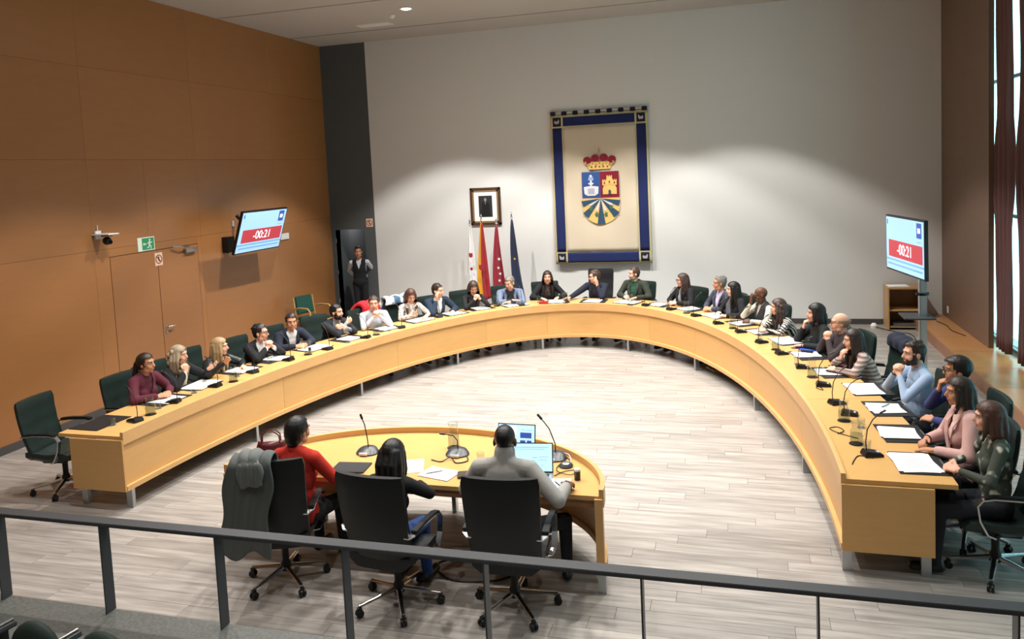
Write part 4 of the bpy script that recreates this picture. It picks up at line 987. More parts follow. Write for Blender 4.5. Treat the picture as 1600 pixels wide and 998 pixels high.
pen('pen', 3.93, 8.05, ZT+.018, .9, 'dark pen on the papers of the bearded man in light blue')
def cable(label, pts, r=.004, m=blackp):
    P = [Vector(p) for p in pts]; out = []
    for i in range(len(P)-1):
        p0 = P[max(i-1, 0)]; p1 = P[i]; p2 = P[i+1]; p3 = P[min(i+2, len(P)-1)]
        for k in range(6):
            t = k/6; out.append(.5*((2*p1)+(p2-p0)*t+(2*p0-5*p1+4*p2-p3)*t*t+(3*p1-p0-3*p2+p3)*t**3))
    out.append(P[-1]); o = MB().tube(out, r, 7).obj('cable', m, None, True); return tag(o, label, 'cable')
cable('thin black looped cable on the desk beside the water jugs at right', [(3.40, 7.22, ZT+.005), (3.46, 7.30, ZT+.006), (3.42, 7.40, ZT+.005), (3.35, 7.36, ZT+.005), (3.38, 7.26, ZT+.010), (3.47, 7.18, ZT+.005), (3.55, 7.12, ZT+.005)])
cable('short black cable lying behind the microphone at the right end', [(3.60, 6.66, ZT+.006), (3.50, 6.70, ZT+.005), (3.45, 6.60, ZT+.005), (3.42, 6.50, ZT+.005)])
cable('thin cable looping behind the woman in striped sweater microphone', [(3.40, 8.76, ZT+.006), (3.36, 8.66, ZT+.005), (3.42, 8.58, ZT+.005), (3.40, 8.70, ZT+.008)])

# presenter desk things
def big_mic(x, y, a, label, tipdir):
    t = empty('gooseneck_microphone', (x, y, ZT), a); tag(t, label, 'microphone')
    V = []; F = []; n = 24
    for k, (r, z) in enumerate(((.105, 0), (.105, .012), (.09, .03), (.05, .045), (.0, .048))):
        for i in range(n): q = 2*pi*i/n; V.append((r*cos(q), r*sin(q)*.85, z+(.02*(sin(q)) if k > 1 else 0)*(r/.1)))
    for k in range(4):
        for i in range(n): F.append((k*n+i, k*n+(i+1) % n, (k+1)*n+(i+1) % n, (k+1)*n+i))
    MB().add(V, F).obj('base', mat('dark_grey_plastic', '34363a', .35), t, True)
    MB().box(-.035, .035, -.098, -.085, .012, .032).obj('label_plate', paper, t)
    s = MB().tube([(0, .02, .045)]+[tuple(p) for p in tipdir[:-1]], .005, 7).obj('gooseneck', blackp, t, True)
    MB().tube([tipdir[-2], tipdir[-1]], [.011, .010], 8).obj('microphone_head', blackp, s, True)
big_mic(-.62, 6.16, 0, 'round-based gooseneck microphone standing upright between the red sweater and long hair', [(-.01, .03, .12), (-.04, .05, .24), (-.06, .05, .29), (-.075, .05, .335)])
big_mic(.20, 6.24, .1, 'round-based gooseneck microphone bent low beside the glass carafe', [(.0, .02, .12), (-.03, .0, .17), (-.10, -.02, .19), (-.145, -.02, .195)])
big_mic(1.06, 6.28, -.2, 'round-based gooseneck microphone behind the open laptop at right', [(.0, .02, .12), (-.06, .04, .24), (-.13, .05, .31), (-.17, .05, .35)])
def carafe(x, y, label):
    t = empty('carafe', (x, y, ZT)); tag(t, label, 'carafe')
    MB().lathe([(0, 0), (.062, 0), (.062, .004), (0, .004)], 20, blackp).obj('coaster', None, t)
    MB().lathe([(0, .006), (.05, .006), (.053, .02), (.05, .13), (.038, .17), (.045, .225), (.048, .23), (.044, .23), (.035, .17), (.047, .13), (.05, .02), (.046, .011), (0, .011)], 22, glassm).obj('glass_body', None, t, 'all')
    MB().lathe([(0, .0115), (.0455, .0115), (.0495, .02), (.0478, .11), (0, .11)], 22, waterm).obj('water', None, t, True)
carafe(.11, 6.40, 'tall glass carafe of water in the middle of the small desk')
for x, y, l in ((.46, 6.10, 'drinking glass on black coaster left of the man in the turtleneck'), (-.28, 6.12, 'drinking glass beside the person with long black hair')):
    place('gl', x, y, ZT, 0, l, 'glass', None)
puck = empty('speaker_puck', (1.19, 6.12, ZT)); tag(puck, 'round grey and black conference puck with cables near the laptop', 'conference device')
MB().lathe([(0, 0), (.055, 0), (.06, .012), (.045, .028), (0, .03)], 24).obj('puck_body', mat('dark_grey_plastic', '34363a', .35), puck, True)
MB().lathe([(0, .031), (.03, .030), (.032, .029)], 20).obj('puck_top', steel, puck, True)
scr_blue = mat('screen_pale_blue', 'a9d6f2', .4, emit=1.0); scr_white = mat('screen_white', 'dfe8ee', .4, emit=1.0); scr_navy = mat('screen_navy', '3a4da0', .4, emit=.7); scr_grey = mat('screen_grey_text', '8aa5bb', .4, emit=.7)
def laptop(x, y, a, open_, label, blocks, w=.34, d=.235):
    t = empty('laptop', (x, y, ZT), a); tag(t, label, 'laptop')
    sil = mat('laptop_silver', 'b9bbbd', .35, metal=.8)
    MB().box(-w/2, w/2, -d, 0, 0, .014).obj('keyboard_base', sil, t, bevel=.004)
    k = MB()
    for r_ in range(4):
        for c in range(11): k.box(-w/2+.03+c*.026, -w/2+.052+c*.026, -.03-r_*.026-.02, -.03-r_*.026, .014, .0155)
    k.obj('keys', blackp, t)
    M = Matrix.Translation((0, 0, .012)) @ Matrix.Rotation(R(open_), 4, 'X')
    lid = MB().box(-w/2, w/2, -.001, .006, 0, d, M=M).obj('lid', blackp, t)
    MB().box(-w/2+.008, w/2-.008, -.003, -.001, .012, d-.008, M=M).obj('screen', scr_blue, lid)
    for q, (x0, x1, z0, z1, m) in enumerate(blocks): MB().box(-w/2+w*x0, -w/2+w*x1, -.005, -.003, d*z0, d*z1, M=M).obj('screen_text', m, lid)
laptop(.955, 5.92, .12, -14, 'open silver laptop with a pale blue page in front of the man in turtleneck', [(.08, .9, .84, .86, scr_grey), (.08, .8, .78, .795, scr_grey), (.5, .62, .5, .52, scr_grey), (.66, .9, .52, .535, scr_grey), (.66, .86, .42, .435, scr_grey), (.5, .6, .40, .415, scr_grey), (.5, .6, .3, .315, scr_grey), (.7, .8, .24, .255, scr_grey)])
laptop(.70, 6.36, -.02, -12, 'second laptop with charts on screen, behind the head of the man in turtleneck', [(.08, .5, .6, .9, scr_white), (.62, .72, .78, .8, scr_grey), (.76, .92, .78, .8, scr_grey), (.6, .9, .5, .7, scr_navy), (.6, .74, .25, .42, scr_navy), (.78, .9, .25, .42, scr_navy)])
for nm, x, y, z, a, w, d, lab in (('paper_sheets', -.10, 5.92, ZT+.001, .35, .21, .297, 'loose white papers with framed tables beside the person with long black hair'), ('paper_sheets', .20, 5.80, ZT+.004, -.25, .297, .21, 'white sheet with a pen on it near the edge of the small desk'), ('paper_sheets', 1.20, 5.72, ZT+.001, .15, .21, .27, 'white notes beside the hand of the man in turtleneck')):
    t = MB().box(-w/2, w/2, -d/2, d/2, 0, .003)
    for q in range(6): t.box(-w*.38, w*.30, d*.35-q*d*.12-.002, d*.35-q*d*.12, .003, .0034, textm)
    tag(t.obj(nm, paper, None, loc=(x, y, z), rz=a), lab, 'papers')
pen('pen', .16, 5.80, ZT+.009, .6, 'dark pen lying on the white sheet of the small desk', mat('pen_dark', '4a2a2a', .4))
pen('pen', 1.22, 5.72, ZT+.005, -.9, 'black pen on the notes beside the man in turtleneck')
slab('wallet', 'dark brown wallet on the small desk beside the white sheet', 'wallet', mat('brown_leather', '42332b', .45, bump=.2), .42, 5.80, ZT+.001, .35, .12, .13, .018, .006)
slab('folder', 'black folder on the small desk beside the red sweater', 'folder', padm, -.60, 5.80, ZT+.001, .1, .30, .22, .012)
mugm = mat('black_band', '0e0e0f', .3)
t = empty('gavel_cup', (1.335, 5.865, ZT)); t.name = 'small_cup'; tag(t, 'small black and white cup by the hand of the man in turtleneck', 'cup')
MB().lathe([(0, 0), (.024, 0), (.026, .07), (0, .07)], 18).obj('cup_body', mugm, t, True); MB().lathe([(0, .071), (.022, .071), (.024, .09), (0, .092)], 18).obj('cap', whitep, t, True)
cable('white and black cables curling from the laptop to the puck', [(1.14, 5.9, ZT+.006), (1.20, 6.0, ZT+.006), (1.30, 6.05, ZT+.006), (1.27, 5.93, ZT+.01), (1.15, 5.98, ZT+.012), (1.13, 6.12, ZT+.006), (1.22, 6.2, ZT+.006), (1.1, 6.38, ZT+.006)], .0035)
cable('thin white cable running past the rear laptop to the desk edge', [(.88, 6.42, ZT+.006), (.98, 6.50, ZT+.006), (1.06, 6.42, ZT+.006), (1.18, 6.30, ZT+.03), (1.24, 6.10, ZT+.006)], .0035, whitep)
cable('tangled black cable lying around the middle microphone base', [(.02, 6.08, ZT+.006), (.12, 6.05, ZT+.006), (.18, 6.12, ZT+.02), (.26, 6.04, ZT+.006), (.34, 6.10, ZT+.006), (.30, 6.20, ZT+.006)], .005)
t = slab('power_strip', 'grey power strip on the floor under the small desk', 'power strip', mat('grey_strip', '7d7d7d', .5), .36, 6.0, 0, .2, .30, .07, .05)
cable('black cable on the floor under the small desk', [(.3, 5.9, .01), (.15, 5.75, .01), (.35, 5.55, .01), (.7, 5.6, .01), (.9, 5.8, .01)], .008)

# ------------------------------------------------------------------ screens
def tv(name, label, c, yaw, tilt, Wd, rest):
    n = Vector((cos(yaw)*cos(tilt), sin(yaw)*cos(tilt), -sin(tilt))); rt = Vector((-sin(yaw), cos(yaw), 0)); up = n.cross(rt); up = -up if up.z < 0 else up; vr = up.cross(n)
    t = empty(name, c); tag(t, label, 'screen')
    M3 = Matrix((vr, -n, up)).transposed().to_4x4(); t.rotation_euler = M3.to_euler()
    Hh = Wd*.575
    MB().box(-Wd/2, Wd/2, -.005, .04, -Hh/2, Hh/2).obj('bezel', blackp, t, bevel=.004)
    bgm = mat('screen_sky_blue', '8fb6dc', .4, emit=.95); redm = mat('screen_red', 'a8323c', .4, emit=.75); bar = mat('screen_blue_line', '6a97bb', .4, emit=.8); nav = mat('screen_deep_blue', '2d4d9c', .4, emit=.7); wt = mat('screen_bright', 'e6ecf4', .4, emit=1.0)
    w, h_ = Wd-.05, Hh-.05
    s = MB().box(-w/2, w/2, -.008, -.005, -h_/2, h_/2).obj('screen', bgm, t)
    P = lambda x0, x1, z0, z1, m, nm='screen_graphic', dy=0: MB().box(-w/2+w*x0, -w/2+w*x1, -.010-dy, -.008-dy, -h_/2+h_*z0, -h_/2+h_*z1).obj(nm, m, s)
    P(.07, .97, .24, .565, redm, 'red_band'); P(.0, 1, .17, .205, bar, 'text_line'); P(.04, .96, .085, .12, bar, 'text_line')
    P(.83, .95, .70, .97, nav, 'blue_badge'); P(.86, .92, .79, .88, wt, 'badge_mark', .002); P(.84, .94, .62, .635, bar, 'text_line'); P(.03, .05, .86, .95, nav, 'corner_mark')
    tx = text('-00:21', Wd*.155, wt, 'timer_digits'); tx.parent = s; tx.location = (.02, -.0125, -h_/2+h_*.40); tx.rotation_euler = (pi/2, 0, 0)
    return t, Matrix.Translation(c) @ M3
tl, Ml = tv('wall_television', 'wall television on the wooden left wall with a red timer band', (-5.6, 12.257, 2.337), -.018, .33, 1.364, None)
MB().box(-.22, .22, .04, .07, -.2, .2).obj('mount_plate', blackp, tl)
MB().tube([(0, .05, 0), (0, .30, -.02), (0, .56, .10)], .035, 8).obj('mount_arm', blackp, tl)
o = MB().box(XL, XL+.12, 11.88, 12.08, 1.98, 2.26).obj('mount_box', blackp, tl); o.matrix_parent_inverse = (Matrix.Translation(tl.location) @ tl.rotation_euler.to_matrix().to_4x4()).inverted()
tr, Mr = tv('standing_television', 'television on a steel floor stand at the right showing the red timer band', (4.751, 11.441, 1.947), -2.98, .009, 1.34, None)
st = empty('television_stand', (4.97, 11.47, 0)); tag(st, 'brushed steel pole stand carrying the right television', 'stand')
MB().box(-.045, .045, -.055, .055, .03, 2.0).obj('pole', steel, st, bevel=.01)
MB().box(-.30, .30, -.42, .42, 0, .03).obj('base_plate', steel, st, bevel=.006)
MB().box(-.26, .12, -.22, .22, .98, 1.0).obj('shelf', mat('stand_shelf', '3a3b3d', .4), st, bevel=.004)
MB().lathe([(.06, 0), (.085, 0), (.085, .03), (.06, .03), (.06, 0)], 16, c=(0, 0, 1.28)).obj('cable_ring', blackp, st, True)
MB().box(-.165, -.045, -.16, .16, 1.85, 2.05).obj('bracket', blackp, st)
# ------------------------------------------------------------------ left wall things
def wallbox(name, label, cat, m, y, z, w, h, d=.02): return tag(MB().box(XL+.0005, XL+d, y-w/2, y+w/2, z-h/2, z+h/2).obj(name, m, None, bevel=.002), label, cat)
wallbox('wall_plate', 'small white wall plate right of the wall television', 'wall plate', whitep, 13.86, 2.09, .30, .12, .03)
wallbox('wall_sensor', 'tiny white sensor on the wall left of the television', 'sensor', whitep, 12.22, 2.48, .05, .1, .03)
green = mat('exit_green', '2f8a5e', .5, emit=.12); wsg = mat('sign_white', 'dfe8d8', .6); orange = mat('sign_peach', 'e8c3a8', .6); darkred = mat('sign_dark_red', '6b2a22', .6)
def flatsign(name, label, base, x, y, z, w, h, face):
    """face: matrix placing local x to the right, z up, -y towards the viewer"""
    t = empty(name, (x, y, z)); t.rotation_euler = (0, 0, face); tag(t, label, 'sign'); MB().box(-w/2, w/2, -.004, 0, -h/2, h/2).obj('sign_plate', base, t); return t
ex = flatsign('exit_sign', 'green emergency exit sign with a running figure above the door', wsg, XL+.002, 10.03, 2.335, .36, .21, pi/2)
MB().box(-.09, .165, -.006, -.004, -.09, .09).obj('green_field', green, ex)
fig = MB(); 
fig.ellip((.075, -.007, .055), (.017, .002, .019), 12)
for a, b, r_ in (((.07, .035), (.06, -.02), .013), ((.068, .03), (.10, .01), .007), ((.10, .01), (.125, .025), .006), ((.068, .03), (.035, .015), .007), ((.035, .015), (.03, -.005), .006), ((.06, -.02), (.095, -.04), .009), ((.095, -.04), (.09, -.08), .008), ((.06, -.02), (.045, -.055), .009), ((.045, -.055), (.01, -.06), .008)):
    fig.tube([(a[0], -.007, a[1]), (b[0], -.007, b[1])], [(r_, .002), (r_, .002)], 6, flat=(b[1]-a[1]+1e-4, 0, -(b[0]-a[0])))
fig.obj('running_figure', wsg, ex)
ar = MB(); ar.poly([(-.075, 0), (-.045, .025), (-.045, .009), (0.0, .009), (0.0, -.009), (-.045, -.009), (-.045, -.025)], .003, None, Matrix.Translation((0, -.004, 0))).obj('arrow', wsg, ex)
def nosign(label, x, y, z, w, face):
    t = flatsign('no_photo_sign', label, orange, x, y, z, w, w*1.2 if face else w*1.15, face)
    MB().tube([(w*.38*cos(2*pi*i/28), -.006, w*.38*sin(2*pi*i/28)) for i in range(28)], w*.035, 6, closed=True).obj('ring', darkred, t)
    MB().tube([(-w*.27, -.006, w*.27), (w*.27, -.006, -w*.27)], w*.035, 6).obj('slash', darkred, t)
    MB().tube([(0, -.006, w*.16), (-.005, -.006, -w*.02), (w*.1, -.006, -w*.2)], w*.05, 6).ellip((0, -.006, w*.2), (w*.07, .003, w*.07), 10).obj('pictogram', darkred, t)
nosign('small peach prohibition sign with a crossed circle on the wooden door', XL+.004, 10.27, 2.07, .17, pi/2)
nosign('small peach prohibition sign with a crossed circle on the charcoal strip', -5.21, YB-.006, 2.19, .16, 0)
pz = empty('ptz_camera', (XL+.002, 9.08, 2.56)); tag(pz, 'dome video camera on a small bracket left of the wooden door', 'camera'); pz.name = 'video_camera'
MB().box(0, .03, -.05, .05, -.06, .06).obj('wall_plate', whitep, pz); MB().box(.0, .30, -.10, .10, .0, .018).obj('bracket_shelf', whitep, pz, bevel=.004)
MB().lathe([(0, -.02), (.07, -.02), (.075, -.005), (.075, 0), (0, 0)], 18, c=(.17, 0, 0)).obj('base', blackp, pz, True)
hd_ = MB().ellip((.17, 0, -.085), (.06, .06, .06), 16).obj('head', blackp, pz, True); MB().lathe([(0, 0), (.03, 0), (.028, .03), (0, .03)], 16, M=Matrix.Translation((.21, 0, -.10)) @ Matrix.Rotation(R(100), 4, 'Y')).obj('lens', mat('lens_glass', '0a0a12', .05), hd_, True)
MB().tube([(.02, 0, .018), (.02, 0, .14)], .006, 6).obj('antenna', whitep, pz)
# wooden armchair in the corner
def armchair(x, y, a):
    t = empty('armchair', (x, y, 0), a); tag(t, 'light wooden armchair with dark green upholstery standing in the far left corner', 'chair')
    gm = mat('green_fabric', '17483c', .8, bump=.1, bscale=200); bw = wood('bent_beech', 'b98d58', 'c79b66', (3, 3, 3), .4)
    MB().box(-.24, .24, -.22, .24, .41, .47).obj('seat', gm, t, bevel=.02)
    MB().box(-.22, .22, -.03, .02, 0, .36, M=Matrix.Translation((0, -.235, .52)) @ Matrix.Rotation(R(10), 4, 'X')).obj('backrest', gm, t, bevel=.02)
    for s in (-1, 1):
        MB().tube([(s*.28, .24, 0), (s*.28, .22, .45), (s*.28, .20, .62), (s*.28, .14, .67), (s*.28, -.1, .67), (s*.27, -.24, .64)], .017, 8).obj('arm_frame', bw, t, True)
        MB().tube([(s*.25, -.30, 0), (s*.25, -.24, .42), (s*.24, -.30, .86)], .016, 8).obj('leg', bw, t, True)
    MB().tube([(-.26, .23, .40), (.26, .23, .40)], .014, 8).tube([(-.25, -.25, .40), (.25, -.25, .40)], .014, 8).obj('stretcher', bw, t, True)
armchair(-5.60, 13.85, R(-108))
# ------------------------------------------------------------------ back wall: framed portrait, flags, tapestry
fr = empty('framed_portrait', (-2.49, YB-.002, 2.465)); tag(fr, 'framed official portrait with wide white mat on the back wall', 'picture')
fm = mat('frame_walnut', '4a3528', .4); gold = mat('frame_gold', 'a08660', .4, metal=.3)
w, h_ = .335, .395
for x0, x1, z0, z1 in ((-w, w, h_-.05, h_), (-w, w, -h_, -h_+.05), (-w, -w+.05, -h_, h_), (w-.05, w, -h_, h_)): MB().box(x0, x1, -.04, 0, z0, z1).obj('frame_bar', fm, fr, bevel=.004)
for x0, x1, z0, z1 in ((-w+.05, w-.05, h_-.085, h_-.05), (-w+.05, w-.05, -h_+.05, -h_+.085), (-w+.05, -w+.085, -h_+.05, h_-.05), (w-.085, w-.05, -h_+.05, h_-.05)): MB().box(x0, x1, -.03, 0, z0, z1).obj('inner_frame', gold, fr)
MB().box(-w+.08, w-.08, -.02, 0, -h_+.08, h_-.08).obj('mat_board', paper, fr); MB().box(-.15, .15, -.023, -.02, -.225, .225).obj('photo', mat('photo_dark', '2b2c2e', .5), fr)
pf = MB(); pf.ellip((0, -.024, .14), (.028, .002, .036), 12, mat('photo_grey', '8d8a88', .6)); pf.poly([(-.03, .10), (.03, .10), (.085, .05), (.095, -.2), (-.095, -.2), (-.085, .05)], .002, mat('photo_black', '121214', .6), Matrix.Translation((0, -.0235, 0))); pf.poly([(-.012, .10), (.012, .10), (0, .03)], .001, mat('photo_grey', '8d8a88', .6), Matrix.Translation((0, -.026, 0)))
pf.obj('photo_figure', None, fr)
def flag(name, label, x, y, top, cols, lean=0, marks=()):
    t = empty(name, (x, y, 0)); tag(t, label, 'flag', 'four flags on poles beside the portrait')
    MB().tube([(0, 0, .03), (lean, 0, top)], .013, 8).obj('pole', chrome, t, True)
    MB().lathe([(0, 0), (.03, .01), (.012, .05), (.02, .09), (0, .15)], 12, c=(lean, 0, top)).obj('finial', steel, t, True)
    MB().lathe([(0, 0), (.17, 0), (.16, .025), (.03, .04), (0, .04)], 20).obj('base', steel, t, True)
    zb, zt = .60, top-.02; n = 22; nc = 28
    for ci, (m, a0, a1) in enumerate(cols):
        V = []; F = []
        for i in range(n+1):
            s = i/n; z = zt-(zt-zb)*s; w_ = .022+.15*s**.8
            for j in range(nc+1):
                u = a0+(a1-a0)*j/nc; a = u*2*pi*.92
                rr_ = w_*(.62+.30*sin(a*4+2.0*s+x*5)); V.append((lean*z/top+rr_*cos(a)+.05*s*sin(s*2+x), -abs(rr_)*sin(a)*.75, z-.03*sin(a*2)*s))
        for i in range(n):
            for j in range(nc): q = i*(nc+1)+j; F.append((q, q+1, q+nc+2, q+nc+1))
        o = MB().add(V, F).obj('cloth', m, t, 'all'); so = o.modifiers.new('thickness', 'SOLIDIFY'); so.thickness = .004
    for (mx, mz, r_, m, pts) in marks:
        if pts == 'star': P = [(r_*(1 if k % 2 == 0 else .42)*sin(pi*k/5), r_*(1 if k % 2 == 0 else .42)*cos(pi*k/5)) for k in range(10)]
        else: P = [(r_*.8, r_), (r_*.8, -r_*.4), (0, -r_), (-r_*.8, -r_*.4), (-r_*.8, r_)]
        MB().poly(P, .004, m, Matrix.Translation((mx, -.155, mz))).obj('emblem', m, t)
fc = lambda n_, c: mat(n_, c, .75, sheen=.2)
W_, Rd, Yl, Cr, Bl = fc('flag_white', 'dedede'), fc('flag_red', '9c1c26'), fc('flag_yellow', 'dfa21c'), fc('flag_crimson', '8f1a2c'), fc('flag_blue', '1a2440')
flag('flag', 'furled white flag with a small red emblem, leftmost of four flags', -2.62, 15.25, 2.12, [(W_, 0, 1)], -.06, [(-.02, 1.5, .05, Rd, 'shield'), (-.02, 1.22, .035, Rd, 'shield')])
flag('flag', 'furled red and yellow striped flag, second from the left', -2.38, 15.22, 2.2, [(Rd, 0, .30), (Yl, .30, .72), (Rd, .72, 1)], -.04, [(-.04, 1.25, .06, Rd, 'shield')])
flag('flag', 'furled crimson flag with white stars, third from the left', -2.08, 15.25, 2.12, [(Cr, 0, 1)], -.03, [(.04, 1.42, .04, W_, 'star'), (.02, 1.24, .035, W_, 'star'), (.05, 1.12, .035, W_, 'star'), (.03, .98, .035, W_, 'star')])
flag('flag', 'furled dark blue flag, rightmost of the four flags', -1.68, 15.25, 2.22, [(Bl, 0, 1)], -.10, [(-.03, 1.42, .03, Yl, 'star')])
# tapestry
tp = empty('tapestry', (-.015, YB-.06, 2.75)); tag(tp, 'large hanging tapestry with a coat of arms and dark blue border', 'tapestry')
cream = mat('tapestry_cream', 'cdbfa8', .95, bump=.1, bscale=150); tblue = mat('tapestry_blue', '1b2656', .95, bump=.1, bscale=150); trim_ = mat('tapestry_trim', 'c4b88e', .9); tdark = mat('tapestry_dark', '15162a', .9)
def sheet(x0, x1, z0, z1, y, m, name, nx=24, nz=30, amp=.012, par=tp):
    mb = MB(); V = []; F = []
    for i in range(nz+1):
        z = z0+(z1-z0)*i/nz
        for j in range(nx+1):
            x = x0+(x1-x0)*j/nx; V.append((x, y-wav(x, z, amp), z))
    for i in range(nz):
        for j in range(nx): q = i*(nx+1)+j; F.append((q, q+1, q+nx+2, q+nx+1))
    o = mb.add(V, F).obj(name, m, par, 'all'); so = o.modifiers.new('thickness', 'SOLIDIFY'); so.thickness = .006; so.offset = 0; return o
def wav(x, z, amp=.012): s = (1.55-z)/3.1; return amp*s*(sin(x*7+.6)+.6*sin(x*13+z*.8))+.03*s
WB, HB_ = .985, 1.53
sheet(-WB, WB, -HB_, HB_, 0, trim_, 'backing', 30, 30)
bw_ = .21
sheet(-WB+bw_+.045, WB-bw_-.045, -HB_+bw_+.04, HB_-bw_-.055, -.008, cream, 'field', 28, 30)
for x0, x1 in ((-WB+.04, -WB+.04+bw_-.02), (WB-.04-bw_+.02, WB-.04)): sheet(x0, x1, -HB_+bw_+.05, HB_-bw_-.065, -.008, tblue, 'border', 6, 30)
for z0, z1 in ((-HB_+.035, -HB_+.035+bw_-.01), (HB_-.06-bw_+.03, HB_-.06)): sheet(-WB+bw_+.05, WB-bw_-.05, z0, z1, -.008, tblue, 'border', 26, 5)
for sx in (-1, 1):
    for sz in (-1, 1):
        cx = sx*(WB-.04-(bw_-.02)/2); cz = (HB_-.06-.09) if sz > 0 else -(HB_-.035-.10)
        sheet(cx-.085, cx+.085, cz-.09, cz+.09, -.008, tdark, 'corner_square', 4, 4)
        P = [(-.06, -.01), (-.045, .035), (-.02, .01), (.02, .02), (.05, .055), (.06, .01), (.045, -.03), (.02, -.045), (.0, -.03), (-.03, -.045)]
        P = [(sx*-x*.9*(-1 if sz < 0 else 1), z) for x, z in P]
        MB().poly(P, .004, None, Matrix.Translation((cx, -.016-wav(cx, cz), cz))).obj('corner_emblem', mat('emblem_pale', 'a9a7ad', .8), tp)
for k in range(9): 
    x = -WB+.06+k*(2*WB-.12)/8; MB().tube([(x, .005, HB_-.01), (x, -.025, HB_+.04), (x, .0, HB_+.075), (x, .03, HB_+.05), (x, .01, HB_-.01)], [(.006, .055)]*5, 6, flat=(0, 0, 1)).obj('hanging_loop', tdark, tp) if False else MB().box(x-.055, x+.055, -.035, .03, HB_-.02, HB_+.06).obj('hanging_loop', tdark, tp, bevel=.012)
MB().tube([(-WB-.03, .0, HB_+.03), (WB+.03, .0, HB_+.03)], .018, 10).obj('hanging_rod', steel, tp, True)
# coat of arms, appliqué cloth pieces on the field
arms = empty('coat_of_arms', (0, 0, 0), 0, tp)
lay = {0: -.020, 1: -.026, 2: -.032, 3: -.038}
def ap(P, m, l=1, name='applique', M=None): return MB().poly(P, .005, None, Matrix.Translation((0, lay[l]-.035, -.16)) @ (M or Matrix.Identity(4))).obj(name, m, arms)
aB, aR, aG, aGr, aW, aLG = mat('arms_blue', '2f4d86', .9), mat('arms_crimson', '7c1528', .9), mat('arms_gold', 'd9b56b', .9), mat('arms_slate', '2d4a63', .9), mat('arms_white', 'd5d5dc', .9), mat('arms_green', '4a6a45', .9)
X0, XM, X1, ZT2, ZM, ZB2 = -.37, 0, .38, .50, -.03, -.56
def arc(cx, cz, rx, rz, a0, a1, n=18): return [(cx+rx*cos(R(a0+(a1-a0)*i/n)), cz+rz*sin(R(a0+(a1-a0)*i/n))) for i in range(n+1)]
ap([(X0, ZM), (XM, ZM), (XM, ZT2), (X0, ZT2)], aB, 0, 'blue_quarter'); ap([(XM, ZM), (X1, ZM), (X1, ZT2), (XM, ZT2)], aR, 0, 'crimson_quarter')
ap([(X0, ZM)]+arc(.005, -.20, .375, .36, 180, 360)+[(X1, ZM)], aG, 0, 'gold_base')
for k, a in enumerate((197, 228, 270, 312, 343)):
    L_ = {197: .40, 228: .48, 270: .53, 312: .48, 343: .40}[a]; wd = 9.0
    ap([(.0, ZM-.01), (L_*cos(R(a-wd)), ZM+L_*sin(R(a-wd))), (L_*cos(R(a+wd)), ZM+L_*sin(R(a+wd)))], aGr, 1, 'slate_ray')
for a in (212, 250, 290, 328): ap([(.0, ZM-.01), (.27*cos(R(a-5)), ZM+.27*sin(R(a-5))), (.27*cos(R(a+5)), ZM+.27*sin(R(a+5)))], aW, 1, 'pale_ray')
for x, z in ((-.20, -.24), (-.09, -.36), (.10, -.36), (.21, -.22)): ap([(x+.045*cos(q*pi/5)*(1 if q % 2 else .55), z+.06*sin(q*pi/5)*(1 if q % 2 else .6)) for q in range(10)], aLG, 2, 'leaf_cluster')
# fountain
ap([(-.335, .20), (-.325, .06), (-.26, .02), (-.11, .02), (-.045, .06), (-.035, .20), (-.13, .215), (-.24, .215)], aW, 1, 'fountain_basin'); ap([(-.25, .06), (-.12, .06), (-.12, .17), (-.25, .17)], mat('arms_grey', 'a9abb8', .9), 2, 'fountain_panel')
ap([(-.205, .20), (-.165, .20), (-.165, .33), (-.205, .33)], aW, 2, 'fountain_stem'); ap([(-.245, .28), (-.125, .28), (-.145, .245), (-.225, .245)], aW, 3, 'fountain_bowl'); ap(arc(-.185, .33, .055, .10, 0, 180, 10), mat('arms_pale_blue', '8ea2cf', .9), 2, 'fountain_spray'); ap(arc(-.185, .42, .025, .025, 0, 345, 10), aW, 3, 'fountain_top')
# castle
ap([(.05, .04), (.33, .04), (.33, .16), (.30, .22), (.30, .25), (.08, .25), (.08, .22), (.05, .16)], aG, 1, 'castle_wall')
for cx, w_, z0, z1 in ((.09, .045, .22, .34), (.29, .045, .22, .34), (.19, .055, .24, .42)):
    P = [(cx-w_, z0), (cx+w_, z0), (cx+w_, z1), (cx+w_*.6, z1), (cx+w_*.6, z1-.025), (cx+w_*.2, z1-.025), (cx+w_*.2, z1), (cx-w_*.2, z1), (cx-w_*.2, z1-.025), (cx-w_*.6, z1-.025), (cx-w_*.6, z1), (cx-w_, z1)]
    ap(P, aG, 2, 'castle_tower'); ap([(cx-.012, z0+.03), (cx+.012, z0+.03), (cx+.012, z0+.07), (cx-.012, z0+.07)], aR, 3, 'castle_window')
ap([(.165, .04), (.215, .04), (.215, .10)]+arc(.19, .10, .025, .03, 0, 180, 6)+[(.165, .10)], aGr, 3, 'castle_gate')
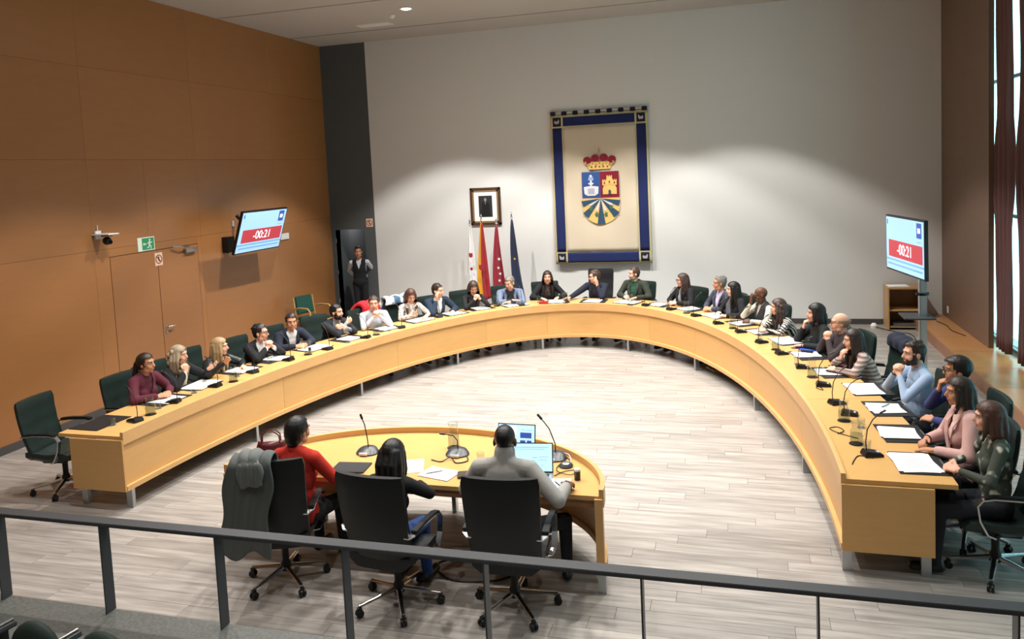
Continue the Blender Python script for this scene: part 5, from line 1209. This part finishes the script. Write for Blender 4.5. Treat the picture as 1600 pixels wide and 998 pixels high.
# crown
ap([(-.21, .55), (.21, .55), (.25, .64), (.30, .70), (-.30, .70), (-.25, .64)], aG, 0, 'crown_band')
for cx, cz, rx in ((-.245, .735, .085), (-.085, .775, .082), (.09, .78, .086), (.255, .74, .083)): ap(arc(cx, cz, rx, .075, 0, 345, 14), aR, 1, 'crown_lobe')
for k in range(9): 
    a = -.28+.07*k; ap(arc(a, .665+.02*cos(k*pi), .022, .03, 0, 330, 8), mat('arms_dull_gold', 'b48a4a', .9), 2, 'crown_jewel')
for k in range(5): ap(arc(-.16+.08*k, .60, .016, .014, 0, 330, 8), aR, 2, 'crown_stone')
ap(arc(0, .90, .02, .02, 0, 340, 8), mat('arms_dull_gold', 'b48a4a', .9), 1, 'crown_orb'); ap([(-.008, .92), (.008, .92), (.008, .98), (-.008, .98)], mat('arms_dull_gold', 'b48a4a', .9), 1, 'crown_cross')
# ------------------------------------------------------------------ low shelf unit, socket, adapter at the right
sh = empty('shelf_unit', (5.50, 15.52, 0)); tag(sh, 'small open pale wooden shelf unit standing against the back wall', 'shelf')
sw = wood('shelf_beech', 'b08a5c', 'bd9768', (3, 3, 3), .45)
for nm, q in (('side', (-.30, -.275, -.24, .22, 0, .74)), ('side', (.275, .30, -.24, .22, 0, .74)), ('top', (-.30, .30, -.24, .22, .74, .765)), ('shelf', (-.275, .275, -.22, .22, .34, .36)), ('bottom', (-.275, .275, -.22, .22, .04, .06)), ('back_panel', (-.275, .275, .20, .22, .06, .74))):
    MB().box(*q).obj(nm, sw if nm != 'back_panel' else wood('shelf_back', '7a5536', '83603f', (3, 3, 3)), sh)
tag(MB().box(-.17, .17, -.12, .12, 0, .012).obj('paper_stack', paper, None, loc=(5.40, 15.50, .767), rz=.1), 'white papers lying on top of the small shelf unit', 'papers')
tag(MB().box(-.2, .2, -.15, .15, 0, .04).obj('flat_box', mat('grey_box', '5a5c5e', .5), None, bevel=.004, loc=(5.5, 15.45, .062)), 'flat grey device on the bottom shelf of the small shelf unit', 'device')
tag(MB().box(XR-.01, XR, 15.34, 15.42, .30, .42).obj('wall_socket', whitep, None, bevel=.002), 'small white wall socket on the brown panel by the platform', 'socket')
tag(MB().lathe([(0, 0), (.05, 0), (.06, .05), (.03, .09), (0, .09)], 14).obj('plug_adapter', whitep, None, True, loc=(4.99, 15.45, 0)), 'round white plug adapter on the floor by the back wall', 'plug')
cable('thin dark cable on the floor from the white adapter to the television stand', [(5.03, 15.42, .02), (5.3, 15.1, .006), (5.5, 14.9, .006), (5.45, 14.2, .006), (5.2, 13.2, .006), (5.0, 12.0, .006)], .008)
cable('thin black cable lying on the wooden platform', [(5.95, 15.1, .206), (6.02, 14.7, .206), (6.0, 14.3, .206), (6.1, 13.9, .206)], .008)
# gallery seats at the lower left
def seat(x, y, label):
    t = empty('auditorium_seat', (x, y, ZG)); tag(t, label, 'seat', 'dark green auditorium seats behind the railing')
    gm = mat('seat_green', '12241c', .7, bump=.1, bscale=150)
    MB().ellip((0, 0, .19), (.17, .07, .18), 20).obj('backrest', gm, t, True)
    MB().box(-.19, .19, -.42, -.06, .02, .12).obj('seat_cushion', gm, t, bevel=.03)
    MB().tube([(-.215, .06, .30), (-.225, -.1, .31), (-.225, -.25, .30)], [(.02, .03)]*3, 8, flat=(0, 0, 1)).obj('armrest', blackp, t, True)
    MB().tube([(-.215, .062, .325), (-.225, -.1, .335)], .006, 6).obj('chrome_strip', chrome, t, True)
    MB().box(-.24, -.21, -.1, .02, 0, .30).obj('side_support', blackp, t)
seat(-1.27, 3.29, 'dark green auditorium seat top at the bottom left corner'); seat(-.80, 3.28, 'dark green auditorium seat top with chrome strip, second from the left corner')
# shoes seen under the desk
for i, (dx, a) in enumerate(((0, 0), (.11, .15))):
    V_ = MB().ellip((0, 0, .05), (.05, .14, .05), 14)
    o = V_.obj('sneaker', mat('black_sneaker', '151515', .5), None, True, loc=(2.19+dx, 12.20-dx*.4, 0), rz=.5+a); MB().box(-.05, .05, -.13, .14, 0, .022).obj('sole', whitep, o, bevel=.01)
    tag(o, ['black sneaker with white sole under the desk, nearer the steel leg', 'black sneaker with white sole under the desk, farther from the leg'][i], 'shoe', 'pair of sneakers under the desk')
